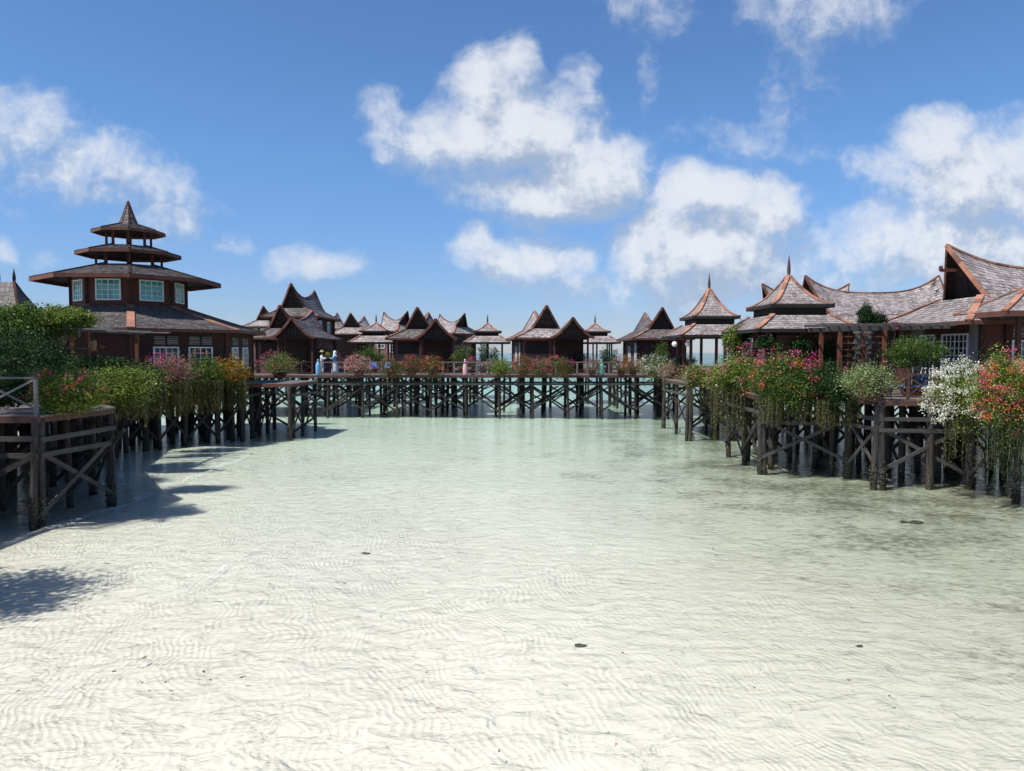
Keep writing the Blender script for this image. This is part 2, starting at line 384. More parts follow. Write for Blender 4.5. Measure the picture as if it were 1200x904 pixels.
# ================================================================== decks on piles
def inside(poly, x, y):
    c = False; n = len(poly)
    for i in range(n):
        x1, y1 = poly[i]; x2, y2 = poly[(i+1) % n]
        if (y1 > y) != (y2 > y) and x < (x2-x1)*(y-y1)/(y2-y1)+x1: c = not c
    return c
def add_pile(x, y, root, rnd, r=.10, z1=DECK-.1, fine=False, square=False):
    mb = MB(); lean = (rnd.uniform(-.13, .13), rnd.uniform(-.1, .1))
    if square:
        mb.beam((x+lean[0], y+lean[1], -.7), (x, y, z1), r*1.8, r*1.8, (0, 1, 0))
    else:
        zs = list(np.linspace(-.7, z1, 16 if fine else 6)); pts = []; rad = []
        for z in zs:
            k = (z1-z)/(z1+.7); pts.append((x+lean[0]*k+rnd.uniform(-.008, .008), y+lean[1]*k, z))
            rad.append(r*(1+rnd.uniform(-.06, .06)+(.38*rnd.random() if (fine and z < .75) else 0)))
        mb.tube(pts, rad, 9 if fine else 7)
        if fine:
            for _ in range(70):       # barnacles and weed grown on the foot of the pile
                a = rnd.uniform(0, 6.28); z = rnd.uniform(-.05, .85)*rnd.random()**.4; rr = r*1.12
                mb.box((x+lean[0]*.9+rr*math.cos(a), y+rr*math.sin(a), z), (rnd.uniform(.02, .06),)*3, a)
    mb.build('pile', M['pile'], root, True, smooth=not square)
def deck(label, poly, edges=(), inner=2.0, z=DECK, seed=1, edge_step=1.9, xmax=26, group=None, name='timber_deck', fine=(), braces=True, rpile=.10, lowbeams=True, loc=None, fascia='fascia'):
    """polygon deck; edges = indices of sides whose piles and cross braces are seen"""
    rnd = random.Random(seed)
    cx_ = sum(p[0] for p in poly)/len(poly); cy_ = sum(p[1] for p in poly)/len(poly)
    root = thing(name, (cx_, cy_, 0), label, 'deck', group)
    mb = MB(); mb.prism(poly, z-.09, z-.045)
    y0 = min(p[1] for p in poly); y1 = max(p[1] for p in poly); n = max(1, int((y1-y0)/.16)); 
    for i in range(n):                 # individual boards clipped to the outline
        y = y0+(i+.5)*(y1-y0)/n; xs_ = []
        for k in range(len(poly)):
            (ax, ay), (bx, by) = poly[k], poly[(k+1) % len(poly)]
            if (ay > y) != (by > y): xs_.append(ax+(bx-ax)*(y-ay)/(by-ay))
        xs_.sort()
        for a, b in zip(xs_[::2], xs_[1::2]):
            mb.box(((a+b)/2, y, z-.02+rnd.uniform(-.003, .003)), (b-a+.1, .145, .045))
    mb.build('deck_board', M['deck'], root, True)
    fb = MB(); bb = MB()
    for k in range(len(poly)):
        a = Vector((*poly[k], z-.14)); b = Vector((*poly[(k+1) % len(poly)], z-.14)); d = (b-a).normalized()
        fb.beam(a-d*.03+Vector((0, 0, .04)), b+d*.03+Vector((0, 0, .04)), .07, .17)
    fb.build('fascia_beam', M[fascia], root, True)
    NP = [0, 0]
    for k in edges:
        a = Vector((*poly[k], 0)); b = Vector((*poly[(k+1) % len(poly)], 0)); L = (b-a).length; m = max(1, round(L/edge_step)); d = (b-a)/m
        out = Vector((d.y, -d.x, 0)).normalized()*.06
        ctr = Vector((cx_, cy_, 0)); inn = (ctr-(a+b)/2); inn = out*(-2) if inn.dot(out) < 0 else out*2
        for i in range(m+1):
            p = a+d*i+inn*.8; add_pile(p.x, p.y, root, rnd, rpile, fine=(k in fine), square=False); NP[0] += 1
        if braces:
            for i in range(m):
                p = a+d*i+inn*.3; q = p+d
                for (u, v) in (((p, .25+rnd.uniform(0, .2)), (q, 1.95)), ((q, .2+rnd.uniform(0, .25)), (p, 1.9))):
                    if rnd.random() < .12: continue
                    NP[1] += 1
                    s_ = MB(); o_ = -inn*.28*(1 if u[0] is p else -.35)
                    s_.beam(u[0]+o_+Vector((0, 0, u[1])), v[0]+o_+Vector((0, 0, v[1])), .045, .12); s_.build('brace', M['timber' if k in fine else 'brace'], root, True)
        if lowbeams:
            for zz in (z-.62, z-1.0) if k in fine else (z-.62,):
                s_ = MB(); s_.beam(a-inn*.4+Vector((0, 0, zz)), b-inn*.4+Vector((0, 0, zz+rnd.uniform(-.04, .04))), .05, .13); s_.build('lower_beam', M['timber'], root, True)
    xs0, xs1 = max(min(p[0] for p in poly), -xmax), min(max(p[0] for p in poly), xmax)
    x = xs0+inner*.5
    jit = .3*inner
    jj = 0
    grid = []
    while x < xs1:
        y = y0+inner*.55
        while y < y1:
            xx, yy = x+rnd.uniform(-jit, jit), y+rnd.uniform(-jit, jit)
            if inside(poly, xx, yy): grid.append((xx, yy))
            y += inner
        x += inner
    grid.sort(key=lambda q: abs(q[0])+.55*q[1])
    for xx, yy in grid[:max(20, 96-NP[0])]:
        add_pile(xx, yy, root, rnd, rpile*rnd.uniform(.9, 1.5))
    for xx, yy in grid[:max(10, 96-NP[1])]:
        s_ = MB(); ang = rnd.choice((0, 0, math.pi/2, math.pi)); q = (xx+inner*math.cos(ang), yy+inner*math.sin(ang))
        s_.beam((xx, yy, rnd.uniform(.1, .6)), (*q, rnd.uniform(1.7, 2.3)), .05, .11); s_.build('brace', M['brace'], root, True)
    return root
def railing(label, pts, z=DECK, h=.95, cross=True, step=1.6, mat_='rail', group=None, bal=False):
    a0 = Vector((*pts[0], z)); root = thing('railing', a0, label, 'railing', group)
    rb = MB(); post = []
    for a, b in zip(pts, pts[1:]):
        a = Vector((*a, z)); b = Vector((*b, z)); L = (b-a).length; m = max(1, round(L/step)); d = (b-a)/m
        rb.beam(a+Vector((0, 0, h)), b+Vector((0, 0, h)), .08, .05)
        rb.beam(a+Vector((0, 0, .12)), b+Vector((0, 0, .12)), .05, .05)
        for i in range(m+1):
            pb = MB(); pb.box(a+d*i+Vector((0, 0, h/2-.06)), (.08, .08, h+.1)); pb.build('rail_post', M[mat_], root, True)
        for i in range(m):
            p = a+d*i; q = p+d
            if cross:
                off = Vector((d.y, -d.x, 0)).normalized()*.02
                rb.beam(p+off+Vector((0, 0, .15)), q+off+Vector((0, 0, h-.03)), .03, .05); rb.beam(q-off+Vector((0, 0, .15)), p-off+Vector((0, 0, h-.03)), .03, .05)
            if bal:
                nb = 6
                for j in range(1, nb): rb.box(p+d*j/nb+Vector((0, 0, h/2)), (.03, .03, h-.1))
    rb.build('rail', M[mat_], root, True)
    return root

PI = math.pi
deck('near corner of the left pier with grey crossed struts and barnacled feet',
     [(-26, 18.9), (-11.95, 18.9), (-11.6, 21.8), (-13.2, 23.7), (-15.3, 27), (-26, 27)], edges=(0, 1, 2, 3), fine=(0, 1), seed=3, inner=1.7, edge_step=2.8, rpile=.085)
deck('dark piled deck carrying the tiered pagoda building',
     [(-28, 27.02), (-15.5, 27.02), (-17.3, 33.5), (-13.5, 37.7), (-13.7, 43.5), (-28, 45)], edges=(1, 2, 3), seed=5, inner=1.25, edge_step=1.3, rpile=.11, xmax=25)
deck('small jutting landing on tall thin posts between the pagoda building and the footbridge',
     [(-13.52, 38.2), (-11.25, 38.2), (-11.1, 42.7), (-13.5, 42.9)], edges=(1,), seed=8, inner=3, edge_step=2.1, rpile=.10, fascia='trim_dark')
deck('long timber footbridge on braced piles running across the lagoon between the two banks',
     [(-20, 52.4), (11.0, 52.4), (11.0, 55.2), (-20, 55.2)], edges=(0, 2), seed=11, inner=40, edge_step=2.38, rpile=.085, name='footbridge')
deck('right-hand pier under the nearest pavilion with bleached posts standing in the shallows',
     [(9.3, 28), (12.2, 27.2), (12.25, 25), (15.2, 24.9), (15.3, 20.5), (28, 20.5), (28, 36), (11.6, 36), (9.4, 33.0)], edges=(0, 1, 2, 3, 7, 8), fine=(0, 1, 2, 3), seed=13, inner=1.7, edge_step=2.6, rpile=.095, xmax=22)
deck('piled deck carrying the second pavilion on the right, behind the nearest one',
     [(9.1, 38.6), (11.5, 38.6), (11.5, 36.02), (30, 36.02), (30, 52.38), (11.2, 52.38), (11.0, 46.4), (9.15, 45.4)], edges=(0, 6, 7), seed=17, inner=2.4, edge_step=3.6, rpile=.10)
# house platforms beyond the footbridge
for k, (x0, x1, y0, y1, lab) in enumerate([(-22, -13.2, 55.3, 64, 'dark piled platform under the dark gabled lodge at the left end of the footbridge'),
     (-11.3, -3.6, 55.3, 66, 'dark piled platform under the left one of the two chalets behind the footbridge flowers'),
     (-1.2, 6.5, 55.3, 64, 'piled platform under the chalet at the middle of the footbridge'),
     (8.4, 18, 55.3, 68, 'piled platform under the grey chalet at the right end of the footbridge'),
     (-5.6, .6, 69, 76, 'piled platform of the far pavilion left of the middle chalet'),
     (5.2, 11, 70, 77, 'piled platform of the far pavilion right of the middle chalet'),
     (-16.5, -9.6, 68, 75.4, 'piled platform of the far pavilion between the lodge and the left chalet')]):
    deck(lab, [(x0, y0), (x1, y0), (x1, y1), (x0, y1)], edges=(0,), seed=20+k, inner=2.7 if y0 < 60 else 3.2, edge_step=2.2, rpile=.10, braces=True, lowbeams=False)

railing('grey crossed railing at the left edge of the picture on the near left pier', [(-16.6, 18.98), (-12.05, 18.98)], step=1.5)
railing('thin grey railing along the front of the footbridge left of the flowers', [(-13.4, 52.5), (-7.4, 52.5)], cross=False, bal=False, step=.9, h=.9)
railing('thin railing on the footbridge between the orange bush and the magenta flower pot', [(-5.6, 52.5), (2.2, 52.5)], cross=False, step=.75, h=.9)
railing('thin railing on the right half of the footbridge', [(2.3, 52.5), (9.0, 52.5)], cross=False, step=.75, h=.9)
railing('railing along the back edge of the footbridge', [(-19, 55.1), (10.8, 55.1)], cross=True, step=1.2, h=.9, mat_='fascia')
railing('dark railing of crossed bars in front of the french windows on the right', [(12.4, 25.15), (15.0, 25.05)], cross=True, step=.9, mat_='fascia', h=.85)
railing('brown railing of crossed bars below the second pavilion on the right', [(11.1, 46.6), (11.2, 51.9)], cross=True, step=1.2, mat_='fascia', h=.85)

# ================================================================== roofs
def lerp(a, b, t): return Vector(a)*(1-t)+Vector(b)*t
def shingle_patch(mb, S, row, sw, rnd, th=.028):
    L = (S(.5, 1)-S(.5, 0)).length; rows = max(2, round(L/row))
    for j in range(rows):
        v0 = j/rows; v1 = min(1.0, (j+1.3)/rows)
        wd = (S(1, v0)-S(0, v0)).length; n = max(1, round(wd/sw)); us = [0.0]+[(i+rnd.uniform(-.22, .22))/n for i in range(1, n)]+[1.0]
        for u0, u1 in zip(us, us[1:]):
            g = (u1-u0)*.03; jv = rnd.uniform(-.12, .06)/rows if j else 0
            a, b, c, d = S(u0+g, max(0, v0+jv)), S(u1-g, max(0, v0+jv)), S(u1-g, v1), S(u0+g, v1)
            nn = (b-a).cross(d-a)
            if nn.length < 1e-9: nn = (b-a).cross(c-a)
            if nn.length < 1e-9: continue
            nn.normalize()
            if nn.z < 0: nn = -nn
            l0 = th+rnd.uniform(0, .014); a2, b2 = a+nn*l0, b+nn*l0; c2, d2 = c+nn*.01, d+nn*.01
            o = len(mb.v); mb.v += [tuple(x) for x in (a2, b2, c2, d2, a, b)]
            mb.f += [(o, o+1, o+2, o+3), (o+4, o+5, o+1, o)]
def under_patch(mb, S, nu=6, nv=7, t=0.0):
    vs = [S(i/nu, j/nv)+Vector((0, 0, -t)) for j in range(nv+1) for i in range(nu+1)]
    mb.add(vs, [(j*(nu+1)+i, j*(nu+1)+i+1, (j+1)*(nu+1)+i+1, (j+1)*(nu+1)+i) for j in range(nv) for i in range(nu)])
def ring_roof(parent, eave, top, prof=1.0, row=.2, sw=.14, rnd=None, trim='trim', tw=.2, shmat='shingle', name='roof', fascia_h=.14, only=None, fascia='under', world=False, conc=0.0, lab=None):
    """roof between an eave polygon and a top polygon (lists of Vectors, same length)"""
    sh = MB(); un = MB(); trs = []; fa = MB(); n = len(eave)
    def edge(i, v):
        e, t = eave[i], top[i]; p = lerp(e, t, v); p.z = e.z+(t.z-e.z)*(v**prof); return p
    for i in range(n):
        k = (i+1) % n
        S = lambda u, v, i=i, k=k: lerp(edge(i, v), edge(k, v), u)
        shingle_patch(sh, S, row, sw, rnd); under_patch(un, S, 2, 7)
        a, b = eave[i], eave[k]; d = (b-a).normalized()*.03
        fa.beam(a-d-Vector((0, 0, fascia_h*.35)), b+d-Vector((0, 0, fascia_h*.35)), .05, fascia_h)
        q = MB(); q.strip([edge(i, v/6) for v in range(7)], tw, .05, lift=.05); trs.append(q)
    rf = sh.build(name, M[shmat], parent, world)
    if lab: rf['label'] = lab
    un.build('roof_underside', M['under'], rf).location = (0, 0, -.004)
    if world: 
        for c in [rf]: pass
    for q in trs: q.build('hip_trim', M[trim], rf)
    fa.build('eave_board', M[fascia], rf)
    return rf
def rect(cx, cy, hx, hy, z): return [Vector((cx-hx, cy-hy, z)), Vector((cx+hx, cy-hy, z)), Vector((cx+hx, cy+hy, z)), Vector((cx-hx, cy+hy, z))]
EX = 1.9
def saddle_roof(parent, hw, yb, yt, zb, ztip, zsag, row, sw, rnd, trim='trim', shmat='shingle', cx=0, cy=0, axis='y', one_sided=False, conc=1.0, gable='panel', name='gable_roof', wallset=.25, barge='trim_dark'):
    """ridge sags in the middle, gable ends lean out.  axis: direction of the ridge"""
    T = (lambda x, y, z: Vector((cx+x, cy+y, z))) if axis == 'y' else (lambda x, y, z: Vector((cx+y, cy-x, z)))
    zr = lambda u: zsag+(ztip-zsag)*abs(2*u-1)**EX
    sh = MB(); un = MB(); trs = []
    for s in (-1, 1):
        def S(u, v, s=s):
            y = (-yb+2*yb*u)*(1-v)+(-yt+2*yt*u)*v
            return T(s*hw*(1-v), y, zb+(zr(u)-zb)*v**conc)
        shingle_patch(sh, S, row, sw, rnd); under_patch(un, S, 10, 5)
        for u in (0, 1): q = MB(); q.strip([S(u, v/6) for v in range(7)], .07, .17, lift=0); trs.append(q)
    rf = sh.build(name, M[shmat], parent); un.build('roof_underside', M['under'], rf).location = (0, 0, -.005)
    for q in trs: q.build('barge_board', M[barge], rf)
    rg = MB(); rg.strip([T(0, -yt+2*yt*i/14, zr(i/14)) for i in range(15)], .16, .07, lift=.04)
    rg.build('ridge_trim', M[trim], rf)
    for s in (-1, 1):
        g = MB(); n = 8
        y0 = s*(yb-wallset); y1 = s*(yt-wallset*1.3); zt = zr(0)-.12
        L = []; Rr = []
        for i in range(n+1):
            v = i/n; yy = y0*(1-v)+y1*v; ww = (hw-.05)*(1-v)**1.0; zz = zb+(zt-zb)*v**conc-.03
            L.append(T(-ww, yy, zz)); Rr.append(T(ww, yy, zz))
        for i in range(n): g.add([L[i], Rr[i], Rr[i+1], L[i+1]], [(0, 1, 2, 3)])
        # framing battens on the gable panel
        e = s*.03
        g.beam(T(-hw*.55, y0*.55+y1*.45+e, zb+(zt-zb)*.42), T(hw*.55, y0*.55+y1*.45+e, zb+(zt-zb)*.42), .05, .07)
        g.beam(T(0, y0+e, zb+.03), T(0, y0*.3+y1*.7+e, zb+(zt-zb)*.66), .05, .07)
        g.build('gable_wall', M[gable], rf)
    return rf
def finial(parent, c, h=.8, r=.075, m='fascia'):
    f = MB(); f.lathe(c, [(r*.8, -.1), (r*1.1, 0), (r*.75, h*.08), (r*1.0, h*.22), (r*1.05, h*.36), (r*.75, h*.6), (r*.4, h*.8), (.008, h)], 10)
    return f.build('finial', M[m], parent, smooth=True)
def window(parent, c, w, h, rz=0.0, nx_=4, ny_=4, glassm='glass_green', louvre=False, framew=.024):
    """c = centre; the window faces local -y turned by rz"""
    Mx = Matrix.Rotation(rz, 3, 'Z'); c = Vector(c)
    P = lambda x, y, z: c+Mx @ Vector((x, y, z))
    fr = MB()
    for s in (-1, 1):
        fr.beam(P(s*w/2, -.03, -h/2-.02), P(s*w/2, -.03, h/2+.02), .07, .06, Mx @ Vector((0, 1, 0))); fr.beam(P(-w/2-.03, -.034, s*h/2), P(w/2+.03, -.034, s*h/2), .06, .06)
    for i in range(1, nx_): fr.beam(P(-w/2+w*i/nx_, -.02, -h/2), P(-w/2+w*i/nx_, -.02, h/2), framew*(1.7 if i*2 == nx_ else 1), .03, Mx @ Vector((0, 1, 0)))
    for i in range(1, ny_): fr.beam(P(-w/2, -.022, -h/2+h*i/ny_), P(w/2, -.022, -h/2+h*i/ny_), .03, framew)
    f = fr.build('window', M['white'], parent)
    pb = MB(); pb.add([P(-w/2, -.008, -h/2), P(w/2, -.008, -h/2), P(w/2, -.008, h/2), P(-w/2, -.008, h/2)], [(0, 1, 2, 3)]); pb.build('pane', M[glassm], f)
    if louvre:
        lv = MB(); z0 = h/2+.1
        for i in range(5): 
            lv.beam(P(-w/2, -.03, z0+.07+i*.085), P(-.06, -.03, z0+.07+i*.085), .05, .05); lv.beam(P(.06, -.03, z0+.07+i*.085), P(w/2, -.03, z0+.07+i*.085), .05, .05)
        lv.build('louvre', M['panel_grey'], f)
    return f

# ------------------------------------------------------------------ pavilion (open gazebo with two-tier hipped roof)
def make_pavilion(name, loc, label, row, sw, seed, apex=4.85, group=None, lamps=False, hw=2.15, hd=2.5):
    rnd = random.Random(seed); t = thing(name, loc, label, 'pavilion', group)
    ring_roof(t, rect(0, 0, hw, hd, 2.52), rect(0, 0, hw-.95, hd-.95, 3.12), 1.15, row, sw, rnd, tw=.22, name='lower_roof')
    ring_roof(t, rect(0, 0, hw-.86, hd-.9, 3.56), rect(0, 0, .05, .05, apex), 1.75, row, sw, rnd, tw=.18, name='upper_roof')
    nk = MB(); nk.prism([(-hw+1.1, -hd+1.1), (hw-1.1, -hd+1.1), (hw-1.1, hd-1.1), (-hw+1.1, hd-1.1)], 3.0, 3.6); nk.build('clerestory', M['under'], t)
    finial(t, (0, 0, apex), .95)
    px_, py_ = hw-.75, hd-.85
    for x, y in ((-px_, -py_), (px_, -py_), (-px_, py_), (px_, py_), (0, -py_), (0, py_), (-px_, 0), (px_, 0)):
        p = MB(); p.box((x, y, 1.3), (.14, .14, 2.6)); p.build('post', M['wall_red'], t)
    b = MB()
    for y in (-py_, py_): b.beam((-px_-.3, y, 2.5), (px_+.3, y, 2.5), .1, .18)
    for x in (-px_, px_): b.beam((x, -py_-.3, 2.54), (x, py_+.3, 2.54), .1, .18)
    b.build('tie_beam', M['fascia'], t)
    r = MB()
    for (a, c) in (((-px_, -py_), (px_, -py_)), ((-px_, -py_), (-px_, py_)), ((px_, -py_), (px_, py_))):
        a = Vector((*a, 0)); c = Vector((*c, 0)); r.beam(a+Vector((0, 0, .8)), c+Vector((0, 0, .8)), .07, .07); r.beam(a+Vector((0, 0, .15)), c+Vector((0, 0, .15)), .05, .05)
        for i in range(1, 14): q = lerp(a, c, i/14); r.box(q+Vector((0, 0, .47)), (.035, .035, .65))
    r.build('balustrade', M['fascia'], t)
    return t
gz = make_pavilion('pavilion', (11.95, 32.6, DECK), 'nearest two-tier pavilion on the right with silver shingles and a tall spiked finial', .17, .13, 31)
gzb = make_pavilion('pavilion', (11.24, 43.0, DECK), 'second two-tier pavilion with copper-coloured hips, left of and behind the nearest one', .18, .15, 32, apex=5.15)
far_pav = make_pavilion('pavilion', (-2.35, 72.5, DECK), 'small far pavilion with a thin spike, left of the middle chalet', .3, .3, 33, apex=4.35)
register(far_pav)
for (x, y, lab) in ((8.05, 73, 'small far pavilion with a thin spike, right of the middle chalet'), (-12.9, 71.5, 'far pavilion with a thin spike, peeping out between the lodge and the left chalet')):
    c = copy_tree(far_pav); c.location = (x, y, DECK); c['label'] = lab
for o_, k in ((gz, 0),):
    pass
# globe lamps hanging in the second pavilion
for px, py, lab in ((790.5, 403.5, 'left one of two white globe lamps under the second pavilion roof'), (806, 403, 'right one of two white globe lamps under the second pavilion roof')):
    p = at(px, py, 41.4); l = thing('globe_lamp', p, lab, 'lamp')
    b = MB(); b.lathe((0, 0, 0), [(.03, -.15), (.1, -.12), (.15, -.04), (.15, .04), (.1, .12), (.03, .15)], 12); b.build('globe', M['lamp'], l, smooth=True)
    b = MB(); b.tube([(0, 0, .14), (0, 0, .5)], .012, 5); b.build('hanging_rod', M['metal'], l)

# ------------------------------------------------------------------ chalet with steep saddle roof
def make_house(name, loc, label, row=.26, sw=.24, seed=1, lift=0.0, porch=True, rz=0.0, shm='shingle', wallm='wall_pink', side='right', tip=5.1, group=None, shed=False, rl=3.85):
    rnd = random.Random(seed); t = thing(name, loc, label, 'house', group, rz); z = lift
    sg = 1 if side == 'right' else -1
    ring_roof(t, rect(0, 0, 2.45, rl+.45, 2.68+z), rect(0, 0, 1.0, rl-.5, 3.42+z), 1.15, row, sw, rnd, tw=.2, shmat=shm, fascia='trim_dark')
    saddle_roof(t, 1.05, rl-.55, rl, 3.38+z, tip+z, tip-.95+z, row, sw, rnd, shmat=shm)
    w = MB(); w.box((0, .1*(rl>3), (2.75+z)/2), (3.7, 7.2*rl/3.85, 2.75+z)); w.build('wall', M[wallm], t)
    k_ = rl/3.85
    for xx, yy in ((-1.9, -3.55*k_), (1.9, -3.55*k_), (-1.9, 3.7*k_), (1.9, 3.7*k_)):
        p = MB(); p.box((xx, yy, (2.7+z)/2), (.14, .14, 2.7+z)); p.build('corner_post', M['wall'], t)
    pn = MB(); pn.box((-.35*sg-.35, -3.515*k_-(.1 if k_ < 1 else 0), 1.95+z), (1.75, .05, .95)); pn.build('dark_panel', M['panel'], t)  # dark panel across the upper front wall
    window(t, (-1.88, -2.7*k_, 1.35+z), .8, 1.9, -PI/2, 2, 5, 'glass_dark'); window(t, (-1.88, .5, 1.45+z), 1.0, 1.2, -PI/2, 2, 3, 'glass_dark')
    if lift > 1 and rl > 3:
        for xx in (-1.2, -.1, 1.1): window(t, (xx, -3.56, 1.9+z), .7, 1.0, 0, 2, 2, 'glass_blue')
        for yy in (-1.5, 1.5): window(t, (1.88, yy, 1.9+z), .9, 1.0, PI/2, 2, 2, 'glass_blue')
    if porch:
        px_ = 1.65*sg
        saddle_roof_porch(t, px_, -4.3, 1.6, 1.55, 2.66+z, 4.12+z, row, sw, rnd, shm)
        for xx in (px_-1.25, px_+1.25):
            p = MB(); p.box((xx, -5.2, 1.35+z/2), (.13, .13, 2.7+z)); p.build('porch_post', M['wall_red'], t)
        b = MB(); b.box((px_, -3.75, 1.3+z/2), (2.3, .4, 2.6+z)); b.build('porch_wall', M['wall'], t)
        d = MB(); d.box((px_, -3.98, 1.0), (.95, .06, 2.0)); d.build('door', M['door'], t)
        b = MB(); b.beam((px_-1.3, -5.2, 2.62+z), (px_+1.3, -5.2, 2.62+z), .1, .2); b.build('porch_beam', M['wall'], t)
    if shed:
        ring_roof(t, rect(-2.6*sg, -2.2, 1.6, 1.9, 2.45), rect(-1.9*sg, -2.0, .3, .9, 2.85), 1.0, row, sw, rnd, tw=.12, name='lean_to_roof', shmat=shm)
        for yy in (-3.7, -.8):
            p = MB(); p.box((-3.9*sg, yy, 1.2), (.12, .12, 2.4)); p.build('shed_post', M['wall'], t)
    return t
def saddle_roof_porch(parent, cx, cy, hw, yl, zb, zt, row, sw, rnd, shm):
    sh = MB(); un = MB(); trs = []; P = 1.55
    for s in (-1, 1):
        def S(u, v, s=s):
            y0, y1 = -yl-.15*v, yl*.9
            return Vector((cx+s*hw*(1-v), cy+y0+(y1-y0)*u, zb+(zt-.25*u-zb)*v**P))
        shingle_patch(sh, S, row, sw, rnd); under_patch(un, S, 3, 8); q = MB(); q.strip([S(0, v/8) for v in range(9)], .06, .17); trs.append(q)
    rf = sh.build('porch_roof', M[shm], parent); un.build('roof_underside', M['under'], rf).location = (0, 0, -.005)
    for q in trs: q.build('barge_board', M['trim_dark'], rf)
    g = MB(); L = []; Rr = []
    for i in range(9):
        v = i/8; ww = (hw-.06)*(1-v); zz = zb+(zt-.1-zb)*v**P-.03; L.append(Vector((cx-ww, cy-yl+.3, zz))); Rr.append(Vector((cx+ww, cy-yl+.3, zz)))
    for i in range(8): g.add([L[i], Rr[i], Rr[i+1], L[i+1]], [(0, 1, 2, 3)])
    for k in range(-5, 6): g.beam((cx+k*.25, cy-yl+.28, zb), (cx+k*.25, cy-yl+.28, zb+max(.05, (zt-zb)*max(0, 1-abs(k)*.25/hw)**P-.12)), .03, .03, (0, 1, 0))
    g.build('gable_wall', M['panel'], rf)

make_house('chalet', (X(490, 59.5), 62.9, DECK), 'dark-fronted chalet with a steep gable left of centre, behind the red and orange bushes', seed=41, shm='shingle_dark')
make_house('chalet', (X(637, 56.5)-.1, 60.6, DECK), 'chalet with a steep gable at the middle of the footbridge, behind the rose bushes', seed=42, rz=R(5))
make_house('chalet', (X(777, 59), 63.2, DECK), 'grey chalet with a steep gable left of the second pavilion', seed=43, porch=False, shm='shingle_dark', wallm='wall')
make_house('lodge', (X(331, 56.5), 60.4, DECK), 'dark lodge with a steep gable and porch behind the two people on the footbridge', seed=44, shm='shingle_dark', rz=R(-3), shed=True, wallm='wall_pink')
make_house('tall_lodge', (X(340, 64.5), 68.8, DECK), 'tall two-storey lodge with the highest dark gable, rising behind the dark lodge', seed=45, lift=2.0, porch=False, shm='shingle_dark', wallm='wall', tip=5.5)
make_house('tall_lodge', (X(413, 86), 89, DECK), 'far two-storey lodge with blue windows and dark peak, left of the first far pavilion', seed=46, lift=1.0, porch=False, rz=R(0), tip=5.0, wallm='wall')
make_house('tall_lodge', (X(464, 84), 84, DECK), 'far lodge with a sagging shingled ridge just left of the dark-fronted chalet', seed=47, lift=1.2, porch=False, rz=R(58), tip=4.9, rl=1.75)
make_house('tall_lodge', (X(530, 84), 84, DECK), 'far lodge with a sagging shingled ridge just right of the dark-fronted chalet', seed=48, lift=.95, porch=False, rz=R(52), tip=4.9, rl=1.9)
make_house('tall_lodge', (X(315, 92), 94, DECK), 'far lodge showing only a dark pointed gable above roofs left of the dark lodge', seed=49, lift=2.0, porch=False)
make_house('tall_lodge', (X(379, 98), 102, DECK), 'farthest lodge whose small dark gable tip shows right of the tall lodge', seed=50, lift=2.0, porch=False)
t = thing('spired_lodge', (X(10, 49), 49, DECK), 'lodge with two sharp roof spikes and an orange-edged gable at the far left edge', 'house'); rnd = random.Random(51)
ring_roof(t, rect(0, 0, 2.6, 2.4, 3.4), rect(0, 0, .5, .05, 6.15), 1.9, .24, .2, rnd, tw=.14, shmat='shingle_dark', trim='trim_dark', fascia='trim_dark')
for s in (-1, 1): finial(t, (s*.5, 0, 6.1), .95, .10, 'under')
saddle_roof_porch(t, -.35, -1.6, 1.15, 1.2, 3.9, 5.75, .24, .2, rnd, 'shingle')
w = MB(); w.box((0, 0, 1.7), (4.0, 3.8, 3.4)); w.build('wall', M['wall'], t)
for xx in (-1.2, .2, 1.4): window(t, (xx, -1.93, 2.3), .7, .9, 0, 2, 2, 'glass_dark')
for i, (px, y) in enumerate(((412, 88), (464, 84), (530, 84), (315, 93), (379, 100), (1, 47))):
    x = X(px, y); deck(['piled platform of the far blue-windowed lodge', 'piled platform of the far lodge left of the dark-fronted chalet', 'piled platform of the far lodge right of the dark-fronted chalet', 'piled platform of the lodge with only its gable tip showing on the left', 'piled platform of the farthest lodge', 'deck under the sharp-pointed lodge at the left edge'][i],
        [(x-5.4, y-5.3), (x+5.4, y-5.3), (x+5.4, y+5.6), (x-5.4, y+5.6)], edges=(0,), seed=70+i, inner=3.2, edge_step=2.6, lowbeams=False, xmax=60)

